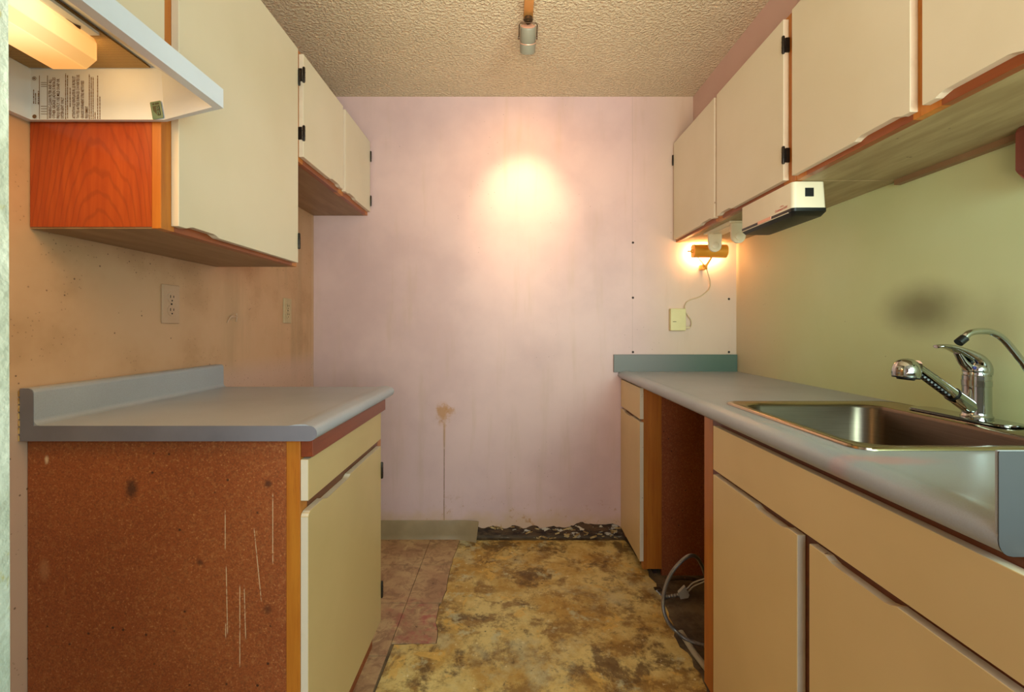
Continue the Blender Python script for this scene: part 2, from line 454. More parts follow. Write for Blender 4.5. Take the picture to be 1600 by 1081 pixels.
M_cove = material('grey_green_vinyl_cove', lambda: mix(sstep(.3, .7, noise(coords()[0], 8, 5)), (164, 142, 106), (148, 126, 92)), rough=.4)
def f_plateboard():
    P, x, y, z = coords()
    n = noise(vec(x*1.0, y, z*3.0), 14, 6, .7)
    c = mix(sstep(.35, .65, n), (54, 34, 20), (104, 74, 46))
    c = mix(sstep(.575, .62, noise(vec(x*1.0+2.0, y, z*2.0), 20, 5, .6))*sstep(-.1, .1, x), c, (214, 196, 168))
    return mix(sstep(.02, .008, z)*.35, c, (120, 104, 80)), n
M_sole = material('rotten_wall_plate', f_plateboard, rough=.8, bstr=.8, bdist=.005)
M_plaster = material('torn_drywall_edge', lambda: (mix(sstep(.4, .6, noise(coords()[0], 40, 4)), (206, 176, 120), (158, 118, 66)), noise(coords()[0], 60, 4)), rough=.8, bstr=.5, bdist=.002)
M_conduit = material('steel_conduit', col=(150, 146, 140), rough=.35, metal=.85)
M_cable = material('cream_cable', col=(206, 186, 150), rough=.5)
M_cable_w = material('white_wire', col=(196, 190, 178), rough=.5)
M_tape = material('grey_tape_flag', col=(176, 170, 158), rough=.6)
M_blue = material('blue_indicator', col=(60, 60, 130), rough=.3)
M_bulb = material('warm_glowing_bulb', col=(255, 220, 160), emit=(255, 196, 120), estr=14)
M_trim = material('pale_grey_trim', lambda: mix(noise(coords()[0], 20, 4), (186, 176, 154), (150, 138, 112)), rough=.5)

# ------------------------------------------------------------------ room shell
XL, XR, YB, ZC = -1.027, 1.175, 2.4, 2.306
YN = -2.3
bm = bmesh.new(); box(bm, -1.6, 1.6, YN, 2.6, -.06, 0); floor = struct(mesh_obj('floor', bm, M_floor))
bm = bmesh.new(); box(bm, -1.6, 1.6, YN, 2.6, ZC, ZC+.05); struct(mesh_obj('ceiling', bm, M_ceiling))
bm = bmesh.new(); box(bm, XL-.1, XL, .20, 2.5, 0, ZC); struct(mesh_obj('wall_left', bm, M_wall_left))
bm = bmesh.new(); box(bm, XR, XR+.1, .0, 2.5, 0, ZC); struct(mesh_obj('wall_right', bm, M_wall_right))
# back wall: bottom edge broken away between the cove strip and the right cabinet
x0b = -.21; n = 60
pts = [(XL-.1, 0), (x0b, 0)]
for i in range(n+1):
    x = x0b+(.66-x0b)*i/n
    z = .066+.006*math.sin(i*.9)+random.uniform(-.004, .004)
    if .34 < x < .56: z += .012
    if .35 < x < .39: z += .010
    pts.append((x, z))
pts += [(.66, 0), (XR+.1, 0), (XR+.1, ZC), (XL-.1, ZC)]
bm = bmesh.new(); prism(bm, pts, 'y', YB, YB+.016)
wb = struct(mesh_obj('wall_back', bm, M_wall_back))
bm = bmesh.new(); box(bm, XL-.1, XR+.1, YB+.017, YB+.06, 0, ZC, 0); mesh_obj('backing_board', bm, M_sole, wb)
bm = bmesh.new()   # torn lip and loose flakes along the broken edge
for i in range(46):
    x = x0b+.05+random.random()*.74; zz = random.uniform(.004, .058) if x > .08 else random.uniform(.055, .068)
    s = random.uniform(.004, .013) if zz > .02 else random.uniform(.006, .016)
    M = Matrix.Translation((x, YB+random.uniform(.0, .012), zz)) @ Matrix.Rotation(random.uniform(-.5, .5), 4, 'Y') @ Matrix.Rotation(random.uniform(-.5, .5), 4, 'Z')
    r = bmesh.ops.create_cube(bm, size=1, matrix=M @ Matrix.Diagonal((s*2.4, .004, s*.6, 1)))
fl = mesh_obj('plaster_crumbs', bm, M_plaster, wb); fl['kind'] = 'stuff'
bm = bmesh.new(); p = [(.33, .071), (.35, .082), (.36, .091), (.375, .092), (.385, .085), (.41, .080), (.46, .079), (.52, .078), (.53, .070), (.50, .048), (.44, .046), (.36, .050)]
prism(bm, p, 'y', YB-.004, YB+.012); mesh_obj('broken_edge', bm, M_sole, wb)
for (px, py) in ((989, 379), (989, 465), (989, 550), (1139, 467), (1139, 550)):
    bm = bmesh.new(); lathe(bm, [(0, .003), (.005, .002), (.006, 0)], axisM(((px-798)/300, YB, E+(512-py)/300), (0, -1, 0)), 12)
    mesh_obj('screw_hole', bm, M_slot, wb)
# soffits above the wall cabinets
bm = bmesh.new(); box(bm, .95, XR, .3, YB, 2.07, ZC); struct(mesh_obj('soffit_right', bm, M_soffit))
bm = bmesh.new(); box(bm, XL, -.93, .3, YB, 2.075, ZC); struct(mesh_obj('soffit_left', bm, M_soffit))
bm = bmesh.new(); box(bm, -1.6, 1.6, YN-.1, YN, 0, ZC); struct(mesh_obj('wall_behind', bm, M_soffit))
bm = bmesh.new(); box(bm, -1.7, -1.6, YN, .2, 0, ZC); struct(mesh_obj('wall_side', bm, M_soffit))
# near end of the left partition (its edge leans a little)
bm = bmesh.new()
vs = box(bm, -1.45, -.3255, .21, .30, 0, ZC)
for v in vs:
    if v.co.x > -1: v.co.x = -.3265 - (v.co.z-E)*.0016*1.6 + .0
struct(mesh_obj('wall_near', bm, M_stub))
bm = bmesh.new(); prism(bm, [(-.04, 0), (.14, 0), (.14, 0), (.14, .0)][:0] or [(2.4-.0, 0), (2.388, .0), (2.3935, .012), (2.3955, .03), (2.3955, .098), (2.397, .101), (2.4, .101)], 'x', XL, -.30, 0)
cove = struct(mesh_obj('baseboard_back', bm, M_cove, None, 30))
# loose right-hand end of the cove strip, bowed off the wall
bm = bmesh.new(); prof = [(0, 0), (-.012, .0), (-.0065, .012), (-.0045, .03), (-.0045, .098), (-.003, .101), (0, .101)]
prev = None; N = 14
for i in range(N+1):
    t = i/N; x = -.30+.135*t; off = .0+.022*t*t; lean = .012*t*t
    ring = [bm.verts.new((x-(.012*t*(1-pz/.1)) , YB-off+py-lean*(1-pz/.1), pz+.001 - .004*math.sin(t*3)*0)) for py, pz in prof]
    if prev:
        for k in range(len(prof)): bm.faces.new((prev[k], ring[k], ring[(k+1) % len(prof)], prev[(k+1) % len(prof)]))
    else: bm.faces.new(ring)
    prev = ring
bm.faces.new(prev[::-1]); mesh_obj('loose_end', bm, M_cove, cove, 30)

# adhesive sheet left on the subfloor
def jag(pts, step, amp):
    out = []
    for a, b in zip(pts, pts[1:]):
        L = math.dist(a, b); k = max(1, int(L/step))
        for i in range(k):
            t = i/k; out.append((a[0]+(b[0]-a[0])*t+random.uniform(-amp, amp), a[1]+(b[1]-a[1])*t+random.uniform(-amp, amp)))
    out.append(pts[-1]); return out
edgeL = [(-.263, 2.385), (-.277, 2.10), (-.268, 1.93), (-.282, 1.82), (-.280, 1.72), (-.262, 1.66), (-.258, 1.606)]
torn = jag(edgeL, .02, .002)
low = [(-.405, 1.600), (-.409, 1.40), (-.412, .2)]
right = jag([(.60, .2), (.585, 1.35), (.60, 1.5), (.585, 1.62), (.60, 1.75), (.62, 1.95), (.61, 2.2), (.59, 2.385)], .03, .008)
bm = bmesh.new(); prism(bm, torn+jag([(-.262, 1.604), (-.405, 1.600)], .02, .003)+low+right, 'z', .0, .003)
bmesh.ops.triangulate(bm, faces=bm.faces[:])
mesh_obj('adhesive_layer', bm, M_adhesive, floor)
# vinyl tiles that are still down, each its own piece
gy = [2.393, 2.135, 1.839, 1.543, 1.247, .951, .655, .36]
for c0, c1 in ((-1.015, -.7167), (-.7143, -.4172), (-.4150, None)):
    for ya, yb in zip(gy[1:], gy):
        y0, y1 = ya+.0022, yb-.0022
        if c1 is None:
            if y1 < 1.61: continue
            y0 = max(y0, 1.607)
            side = [p for p in torn if y0 < p[1] < y1]
            side = sorted(((p[0]-.002, p[1]) for p in side), key=lambda p: -p[1])
            poly = [(c0, y0), (c0, y1), (side[0][0], y1)]+side+[(side[-1][0], y0)]
        else: poly = [(c0, y0), (c0, y1), (c1, y1), (c1, y0)]
        bm = bmesh.new(); prism(bm, poly, 'z', 0, .0045)
        if c1 is None: bmesh.ops.triangulate(bm, faces=bm.faces[:])
        mesh_obj('tile', bm, M_tile, floor)

# ------------------------------------------------------------------ cabinet pieces
def door(parent, xf, xb, y0, y1, z0, z1, notch=None, name='door', mats=None, depth=.007, ramp=.014, corner=None):
    pts = [(y0, z0)]
    def nt(seq, z, d):
        a, b = seq; s = 1 if b > a else -1
        return [(a, z), (a+s*ramp*.8, z+d*.8), (a+s*ramp*1.5, z+d), (b-s*ramp*1.5, z+d), (b-s*ramp*.8, z+d*.8), (b, z)]
    if notch and notch[0] == 'bottom': pts += nt((notch[1], notch[2]), z0, depth)
    pts += [(y1, z0), (y1, z1)]
    if notch and notch[0] == 'top': pts += nt((notch[2], notch[1]), z1, -depth)
    if corner: pts += [(y0+corner, z1), (y0+corner*.35, z1-corner*.25), (y0, z1-corner*.8)]
    else: pts += [(y0, z1)]
    bm = bmesh.new(); prism(bm, pts, 'x', xf, xb, 1, 0)
    bmesh.ops.bevel(bm, geom=bm.edges[:], offset=.0008, segments=1, affect='EDGES')
    return mesh_obj(name, bm, mats or [M_lam, M_edge], parent)

def hinge(parent, x, y, z, sgn, ysgn=1):
    """wrap-around hinge: barrel, leaf on the door edge, screw plate on the stile"""
    bm = bmesh.new()
    lathe(bm, [(0, -.027), (.0035, -.027), (.0048, -.024), (.0048, .024), (.0035, .027), (0, .027)], Matrix.Translation((x+sgn*.003, y, z)), 12)
    for k in (-.009, .009): lathe(bm, [(.0050, -.0008), (.0056, 0), (.0050, .0008)], Matrix.Translation((x+sgn*.003, y, z+k)), 12)
    box(bm, x-sgn*.004, x-sgn*.020, y-.002*ysgn, y+.004*ysgn, z-.022, z+.022)
    box(bm, x-sgn*.017, x-sgn*.021, y-.012*ysgn, y+.002*ysgn, z-.020, z+.020)
    return mesh_obj('hinge', bm, M_blackmetal, parent, 35)

def frame(parent, xf, xb, y0, y1, z0, z1, stiles, rails, mat=None):
    mat = mat or M_oak_h
    """stiles: (ya,yb) list; rails: (za,zb) list; each one its own board"""
    for a, b in stiles:
        bm = bmesh.new(); box(bm, xf, xb, a, b, z0, z1, bev=.001); mesh_obj('stile', bm, mat if (mat is M_oak_shade and (a, b) != stiles[0] and (a, b) != stiles[-1]) else M_oak, parent)
    for a, b in rails:
        segs = []
        for s, t in zip(stiles, stiles[1:]): segs.append((s[1], t[0]))
        for s, t in segs:
            bm = bmesh.new(); box(bm, xf, xb, s, t, a, b, bev=.001); mesh_obj('rail', bm, mat, parent)

# --- left wall: tall upper cabinet
c = thing('wall_cabinet', 'big cream-doored wall cabinet with orange plywood side, next to the range hood', 'cabinet', group='kitchen wall cabinets')
bm = bmesh.new(); box(bm, XL+.003, -.765, .982, 1.603, 1.318, 2.07); mesh_obj('side_panel', bm, M_ply, c)
bm = bmesh.new(); box(bm, XL+.003, -.765, .984, 1.601, 1.3145, 1.318); mesh_obj('bottom_panel', bm, M_under_l, c)
frame(c, -.745, -.765, .982, 1.603, 1.3145, 2.07, [(.982, 1.02), (1.57, 1.603)], [(1.3145, 1.35), (2.04, 2.07)])
bm = bmesh.new(); box(bm, -.768, -.7475, 1.02, 1.57, 1.35, 2.04); mesh_obj('cabinet_interior', bm, M_dark, c)
d = door(c, -.7275, -.7447, 1.010, 1.577, 1.3255, 2.057, ('bottom', 1.035, 1.15))
hinge(d, -.7285, 1.579, 1.40, 1, -1); hinge(d, -.7285, 1.579, 1.96, 1, -1)
# --- over the fridge place
c = thing('wall_cabinet', 'short two-door wall cabinet at the far corner over the empty fridge place', 'cabinet', group='kitchen wall cabinets')
bm = bmesh.new(); box(bm, XL+.003, -.765, 1.606, YB-.002, 1.69, 2.07); mesh_obj('carcass', bm, M_under_l, c)
bm = bmesh.new(); box(bm, XL+.003, -.765, 1.608, YB-.004, 1.686, 1.69); mesh_obj('bottom_panel', bm, M_under_l, c)
frame(c, -.745, -.765, 1.606, YB-.002, 1.686, 2.076, [(1.606, 1.65), (1.985, 2.045), (2.36, YB-.002)], [(1.686, 1.72), (2.04, 2.076)])
bm = bmesh.new(); box(bm, -.768, -.7475, 1.65, 2.36, 1.72, 2.04); mesh_obj('cabinet_interior', bm, M_dark, c)
d = door(c, -.7275, -.7447, 1.618, 2.000, 1.703, 2.064, ('bottom', 1.86, 1.965)); hinge(d, -.7285, 1.616, 1.99, 1); hinge(d, -.7285, 1.616, 1.785, 1)
d = door(c, -.7275, -.7447, 2.028, 2.385, 1.703, 2.064, ('bottom', 2.06, 2.165)); hinge(d, -.7285, 2.387, 1.99, 1, -1); hinge(d, -.7285, 2.387, 1.76, 1, -1)
# --- above the hood
c = thing('wall_cabinet', 'pale cabinet above the range hood, mostly out of frame at the top left', 'cabinet', group='kitchen wall cabinets')
bm = bmesh.new(); box(bm, XL+.003, -.765, .32, .980, 1.668, 2.07); mesh_obj('carcass', bm, M_under_l, c)
frame(c, -.745, -.765, .32, .980, 1.668, 2.07, [(.32, .36), (.93, .980)], [(1.668, 1.70), (2.04, 2.07)])
bm = bmesh.new(); box(bm, -.768, -.7475, .36, .93, 1.70, 2.04); mesh_obj('cabinet_interior', bm, M_dark, c)
door(c, -.7275, -.7447, .345, .969, 1.69, 2.057)

# --- right wall: upper pair at the back
def upper_right(label, y0, y1, stiles, doors, hinges):
    c = thing('wall_cabinet', label, 'cabinet', group='kitchen wall cabinets')
    bm = bmesh.new(); box(bm, .88, XR-.003, y0, y1, 1.550, 2.068); mesh_obj('carcass', bm, M_ply, c)
    bm = bmesh.new(); box(bm, .88, XR-.003, y0+.0015, y1-.0015, 1.5465, 1.550); mesh_obj('bottom_panel', bm, M_under, c)
    frame(c, .86, .88, y0, y1, 1.5465, 2.068, stiles, [(1.5465, 1.585), (2.02, 2.068)])
    bm = bmesh.new(); box(bm, .8625, .883, y0+.03, y1-.03, 1.585, 2.02); mesh_obj('cabinet_interior', bm, M_dark, c)
    ds = [door(c, .8425, .8597, a, b, 1.5585, 2.056, nch) for a, b, nch in doors]
    for di, y, z, ys in hinges: hinge(ds[di], .8435, y, z, -1, ys)
    return c
ua = upper_right('two-door wall cabinet at the back right corner, the white appliance hanging under it', 1.389, YB-.002,
            [(1.389, 1.45), (1.87, 1.93), (2.34, YB-.002)],
            [(1.908, 2.383, ('bottom', 1.93, 2.05)), (1.424, 1.886, ('bottom', 1.76, 1.865))],
            [(1, 1.421, 1.975, -1 * -1), (1, 1.421, 1.635, 1), (0, 2.386, 1.97, -1)])
ub = upper_right('two-door wall cabinet nearest the camera on the sink side, cut by the top edge', .46, 1.386,
            [(.46, .52), (.92, .985), (1.34, 1.386)],
            [(.972, 1.381, ('bottom', .995, 1.13)), (.50, .944, ('bottom', .76, .915))],
            [])
bm = bmesh.new(); box(bm, XR-.022, XR-.003, .46, 1.386, 1.532, 1.5465); mesh_obj('wall_cleat', bm, M_under_l, ub)

# --- left base cabinet
c = thing('base_cabinet', 'base cabinet with a bare particle board side, standing left of the aisle', 'cabinet', group='kitchen base cabinets')
bm = bmesh.new(); box(bm, XL+.002, -.4765, .978, 1.585, .0, .866); vv = None; mesh_obj('side_panel', bm, M_particle, c)
frame(c, -.447, -.4765, .978, 1.585, .132, .866, [(.978, 1.012), (1.545, 1.585)], [(.132, .15), (.69, .735), (.82, .866)], M_oak_shade)
bm = bmesh.new(); box(bm, -.52, -.50, .998, 1.585, .0, .134); mesh_obj('toe_kick', bm, M_dark, c)
bm = bmesh.new(); box(bm, -.48, -.4505, 1.01, 1.55, .14, .82); mesh_obj('cabinet_interior', bm, M_dark, c)
door(c, -.430, -.4467, .979, 1.527, .735, .823, None, 'drawer_front', [M_lam_low2, M_edge])
d = door(c, -.430, -.4467, .979, 1.527, .134, .711, ('top', 1.06, 1.24), corner=.012, mats=[M_lam_low2, M_edge])
hinge(d, -.431, 1.530, .63, 1, -1); hinge(d, -.431, 1.530, .235, 1, -1)
bm = bmesh.new(); box(bm, -.421, -.4467, .981, 1.548, .828, .8635, bev=.001); mesh_obj('filler_strip', bm, M_red, c)

# --- right: back base cabinet
c = thing('base_cabinet', 'narrow one-door base cabinet with a drawer, in the far corner on the sink side', 'cabinet', group='kitchen base cabinets')
bm = bmesh.new(); box(bm, .672, XR-.002, 2.052, 2.07, .0, .841); mesh_obj('side_panel', bm, M_particle, c)
bm = bmesh.new(); box(bm, .64, XR-.002, 2.07, YB-.002, .09, .841); mesh_obj('carcass', bm, M_under_l, c)
bm = bmesh.new(); box(bm, .64, .655, 2.07, YB-.002, .0, .09); mesh_obj('toe_kick', bm, M_dark, c)
frame(c, .59, .61, 2.05, YB-.002, .028, .841, [(2.05, 2.085), (2.365, YB-.002)], [(.055, .09), (.66, .72), (.81, .841)], M_oak_shade)
bm = bmesh.new(); box(bm, .6095, .672, 2.05, 2.075, .03, .841, bev=.001); mesh_obj('corner_post', bm, M_oak, c)
bm = bmesh.new(); box(bm, .5925, .64, 2.085, 2.365, .09, .81); mesh_obj('cabinet_interior', bm, M_dark, c)
door(c, .5725, .5897, 2.045, 2.392, .697, .836, None, 'drawer_front', [M_lam_low, M_edge])
door(c, .5725, .5897, 2.045, 2.397, .066, .684, ('top', 2.20, 2.36), mats=[M_lam_low, M_edge])

# --- right: sink base
c = thing('sink_cabinet', 'wide two-door sink base cabinet under the sink, nearest on the right', 'cabinet', group='kitchen base cabinets')
bm = bmesh.new(); box(bm, .611, XR-.002, 1.385, 1.403, .0, .841); mesh_obj('side_panel', bm, M_particle, c)
bm = bmesh.new(); box(bm, .611, XR-.002, .48, .50, .0, .841); mesh_obj('side_panel', bm, M_particle, c)
frame(c, .59, .611, .48, 1.405, .026, .841, [(.48, .53), (.865, .93), (1.345, 1.405)], [(.026, .08), (.66, .72), (.815, .841)], M_oak_shade)
bm = bmesh.new(); box(bm, .655, .67, .50, 1.385, .0, .1); mesh_obj('toe_kick', bm, M_dark, c)
bm = bmesh.new(); box(bm, .5935, .62, .53, 1.345, .08, .655); box(bm, .5935, .62, .53, 1.345, .70, .82); mesh_obj('cabinet_interior', bm, M_dark, c)
door(c, .5725, .5897, .49, 1.303, .703, .8265, None, 'false_drawer_front', [M_lam_low, M_edge])
door(c, .5725, .5897, .921, 1.303, .07, .689, ('top', .955, 1.085), mats=[M_lam_low, M_edge])
door(c, .5725, .5897, .49, .884, .07, .689, ('top', .685, .84), mats=[M_lam_low, M_edge])

# ------------------------------------------------------------------ counters
def nose(xn, s, zt, t, r=.0165, lip=True):
    """post-formed front edge; s=+1 nose points +x. returns points from top surface round to the bottom"""
    pts = [(xn-s*.062, zt), (xn-s*.052, zt+.0012), (xn-s*.044, zt+.0026), (xn-s*.034, zt+.0030), (xn-s*.024, zt+.0024)]
    for k in range(0, 11):
        a = PI/2 - PI*k/10
        pts.append((xn-s*r+s*r*math.cos(a), zt-t/2+t/2*math.sin(a)))
    pts.append((xn-s*.03, zt-t)); return pts
zl, tl = .8985, .032
cl = thing('countertop', 'short grey laminate countertop with a raised splash on the left base cabinet', 'countertop', group='grey laminate countertops')
prof = [(XL+.004, zl-tl), (XL+.004, zl+.078), (XL+.022, zl+.078)]
prof += [(XL+.022+.010*math.sin(a), zl+.068+.010*math.cos(a)) for a in (0.4, .9, 1.3, PI/2)]
prof += [(XL+.032, zl+.014)]+[(XL+.044-.012*math.cos(a), zl+.012-.012*math.sin(a)) for a in (.4, .8, 1.2, PI/2)]
prof += nose(-.404, 1, zl, tl)
bm = bmesh.new(); prism(bm, prof, 'y', .9615, 1.597); mesh_obj('worktop', bm, M_counter, cl, 35)
cap = [(XL+.004, zl-tl), (XL+.004, zl+.078), (XL+.022, zl+.078), (XL+.029, zl+.074), (XL+.032, zl+.066), (XL+.032, zl)]+[(-.466, zl)]+nose(-.404, 1, zl, tl)[5:]
cap = [(x, z) for x, z in cap]
bm = bmesh.new(); prism(bm, cap, 'y', .960, .9612); mesh_obj('end_cap', bm, M_cap, cl)
bm = bmesh.new()
for k in range(7):
    z0 = zl-tl+k*.0155; box(bm, XL+.0006, XL+.0038+random.uniform(-.001, .0006), .9595, .9625, z0, z0+.014+random.uniform(-.003, 0))
mesh_obj('torn_caulk', bm, M_plaster, cl)

zr, tr = .8765, .034
cr = thing('countertop', 'long grey laminate countertop holding the steel sink', 'countertop', group='grey laminate countertops')
bm = bmesh.new()
Y0, Y1 = .526, YB-.001
SX0, SX1, SY0, SY1 = .668, 1.062, .872, 1.362
np_ = nose(.557, -1, zr, tr)
prism(bm, [(SX0, zr-tr), (SX0, zr)]+np_, 'y', Y0+.0015, Y1)
box(bm, SX0, XR-.001, SY1, Y1, zr-tr, zr); box(bm, SX0, XR-.001, Y0+.0015, SY0, zr-tr, zr); box(bm, SX1, XR-.001, SY0, SY1, zr-tr, zr)
bmesh.ops.remove_doubles(bm, verts=bm.verts[:], dist=1e-5)
mesh_obj('worktop', bm, M_counter, cr, 35)
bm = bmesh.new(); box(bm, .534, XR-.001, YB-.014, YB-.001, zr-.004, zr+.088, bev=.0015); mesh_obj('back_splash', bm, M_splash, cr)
bm = bmesh.new(); box(bm, .5575, XR-.001, Y0+.0012, Y0+.005, zr-.01, zr+.086, bev=.001)
mesh_obj('end_splash', bm, M_counter, cr)
cap = [(XR-.001, zr-tr-.001), (XR-.001, zr+.0855), (.558, zr+.0855), (.557, zr+.084), (.557, zr-.016)]+[(.573-.016*math.cos(a), zr-.017-.018*math.sin(a)) for a in (.3, .6, .9, 1.2, PI/2)]
bm = bmesh.new(); prism(bm, cap, 'y', Y0-.0002, Y0+.0010); mesh_obj('end_cap', bm, M_capR, cr)
bm = bmesh.new(); prism(bm, [(.5915, zr+.079), (.594, zr+.073), (.601, zr+.070), (.608, zr+.073), (.611, zr+.079)], 'y', Y0-.0012, Y0-.0003); mesh_obj('chipped_notch', bm, M_slot, cr)

# ------------------------------------------------------------------ sink
s = thing('sink', 'single bowl stainless steel sink set in the grey counter below the chrome faucet', 'sink')
bm = bmesh.new()
levels = [  # (x0,x1,y0,y1,r,z)
    (.640, 1.148, .846, 1.392, .035, zr+.0005), (.641, 1.147, .847, 1.391, .034, zr+.0045), (.647, 1.141, .853, 1.385, .032, zr+.0065),
    (.656, 1.132, .862, 1.376, .030, zr+.0045), (.669, 1.061, .874, 1.361, .062, zr+.0035), (.673, 1.057, .878, 1.357, .060, zr+.0005),
    (.676, 1.054, .881, 1.354, .060, zr-.008), (.684, 1.046, .889, 1.346, .060, zr-.14), (.692, 1.038, .897, 1.338, .055, zr-.158), (.712, 1.018, .917, 1.318, .045, zr-.168), (.80, .93, 1.05, 1.18, .04, zr-.172)]
prev = None
for i, (a, b, c0, d0, r, z) in enumerate(levels):
    ring = [bm.verts.new((x, y, z)) for x, y in rrect(a, b, c0, d0, r, 8)]
    if prev:
        for k in range(len(ring)):
            f = bm.faces.new((prev[k], prev[(k+1) % len(ring)], ring[(k+1) % len(ring)], ring[k])); f.material_index = 1 if i <= 5 else 0
    prev = ring
bm.faces.new(prev)
mesh_obj('bowl', bm, [M_steel, M_steel_rim], s, 60)
bm = bmesh.new(); lathe(bm, [(.045, .002), (.043, .004), (.036, .003), (.033, -.002), (.012, -.003), (0, .0)], Matrix.Translation((.865, 1.115, zr-.172)), 28)
mesh_obj('drain', bm, M_chrome, s, 40)

# ------------------------------------------------------------------ faucet
f = thing('faucet', 'chrome single-lever pull-out kitchen faucet with its spray head over the sink', 'faucet')
fx, fy, fz = 1.112, 1.10, zr+.0076
bm = bmesh.new(); prism(bm, rrect(fx-.033, fx+.033, 1.01, 1.262, .02, 6), 'z', fz-.001, fz+.0045)
bmesh.ops.bevel(bm, geom=[e for e in bm.edges if all(v.co.z > fz+.004 for v in e.verts)], offset=.003, segments=2, affect='EDGES')
mesh_obj('deck_plate', bm, M_chrome, f, 40)
bm = bmesh.new()
lathe(bm, [(0, .004), (.029, .004), (.030, .009), (.0275, .012), (.0265, .018), (.0262, .080), (.0272, .0805), (.0275, .094), (.0265, .0945), (.0265, .105), (.0252, .1065), (.0252, .116), (.024, .118)], Matrix.Translation((fx, fy, fz)), 40)
mesh_obj('body', bm, M_chrome, f, 40)
# handle hood: swept from over the body up and out to the thumb rest
bm = bmesh.new()
zt = fz+.111
path = catmull([(fx+.004, fy, zt-.002), (fx+.006, fy, zt+.014), (fx-.004, fy, zt+.032), (fx-.028, fy, zt+.047), (fx-.058, fy, zt+.060), (fx-.082, fy, zt+.064), (fx-.097, fy, zt+.063)], 8)
def rr(t):
    w = .026*(1-t)**.8+.009 if t < .99 else .006
    h = .024 if t < .08 else max(.004, .023*(1-t)**1.5+.003)
    return (min(w, .026), h)
tube(bm, path, rr, 20, up=(0, 1, 0))
lathe(bm, [(0, -.012), (.022, -.011), (.026, 0), (.0255, .010), (.020, .019), (.010, .026), (0, .028)], Matrix.Translation((fx, fy, zt+.004)), 28)
tube(bm, [(fx-.004, fy, zt+.004), (fx-.018, fy, zt+.012), (fx-.032, fy, zt+.026), (fx-.046, fy, zt+.047)], lambda t: (.017-.007*t, .014-.010*t), 16)
mesh_obj('lever', bm, M_chrome, f, 50)
bm = bmesh.new(); lathe(bm, [(0, .0020), (.0036, .0014), (.0042, 0)], axisM((fx-.020, fy-.0158, zt+.0135), (-.25, -1, -.05)), 16)
mesh_obj('temperature_dot', bm, M_blue, f, 40)
bm = bmesh.new()
A = Vector((fx-.005, fy, fz+.022)); B = Vector((fx-.158, fy-.02, fz+.122)); D = (B-A).normalized()
tube(bm, [A, A+D*.03, A+D*.070], lambda t: (.0185-.002*t, .0185-.002*t), 24)
mesh_obj('spout_socket', bm, M_chrome, f, 50)
bm = bmesh.new(); tube(bm, [A+D*.0695, A+D*.0735], .0172, 24); mesh_obj('spout_ring', bm, M_black, f, 40)
bm = bmesh.new(); path = [A+D*(.073+.008*i) for i in range(16)]
tube(bm, path, lambda t: (.0152-.001*t, .0150-.002*t), 24)
mesh_obj('spray_handle', bm, M_chrome, f, 50)
bm = bmesh.new()   # ribbed grip on its underside
dn = Vector((0, -1, 0)).cross(D).normalized(); dn = dn if dn.z < 0 else -dn
for k in range(9):
    c0 = A+D*(.090+.011*k)+dn*.0122+Vector((0, -.006, 0)); tube(bm, [c0-Vector((0, .009, 0))+D*.003, c0+Vector((0, .006, 0))-D*.001], .0026, 8, up=(0, 0, 1))
mesh_obj('grip', bm, M_darkchrome, f, 50)
hc = Vector((fx-.184, fy-.02, fz+.122))
bm = bmesh.new(); lathe(bm, [(.0265, -.018), (.0280, -.012), (.0278, .0), (.025, .011), (.019, .019), (.010, .0235), (0, .025)], axisM(hc, (.10, 0, 1)), 36)
tube(bm, [hc+Vector((.018, 0, .004)), B+D*.002], lambda t: (.021-.006*t, .018-.004*t), 20)
mesh_obj('spray_head', bm, M_chrome, f, 50)
bm = bmesh.new(); lathe(bm, [(.0265, -.018), (.026, -.0212), (.018, -.0216), (.016, -.025), (0, -.025)], axisM(hc, (.10, 0, 1)), 36)
mesh_obj('spray_face', bm, M_black, f, 40)
# filtered water tap
g = thing('filter_tap', 'thin chrome gooseneck water filter tap with a black tip, behind the main faucet', 'tap')
bm = bmesh.new()
gy_ = .985
def gp(px, py, Y=gy_): return Vector(((px-798)*Y/720, Y, E+(512-py)*Y/720))
path = catmull([gp(1505, 530), gp(1514, 521), gp(1530, 517.5), gp(1549, 519), gp(1568, 530), gp(1590, 556), gp(1604, 575), gp(1618, 604), Vector((1.128, gy_, zr+.05)), Vector((1.128, gy_, zr+.004))], 8)
tube(bm, path, .0068, 16)
lathe(bm, [(.019, 0), (.019, .006), (.012, .012), (.0115, .03), (.007, .036)], Matrix.Translation((1.128, gy_, zr+.005)), 24)
tube(bm, [Vector((1.128, gy_, zr+.028)), Vector((1.128, gy_-.035, zr+.042))], .004, 12, up=(1, 0, 0))
mesh_obj('gooseneck', bm, M_chrome, g, 50)
bm = bmesh.new(); tube(bm, [gp(1497.5, 535.5), gp(1507, 528)], .0088, 16); mesh_obj('tip', bm, M_black, g, 40)

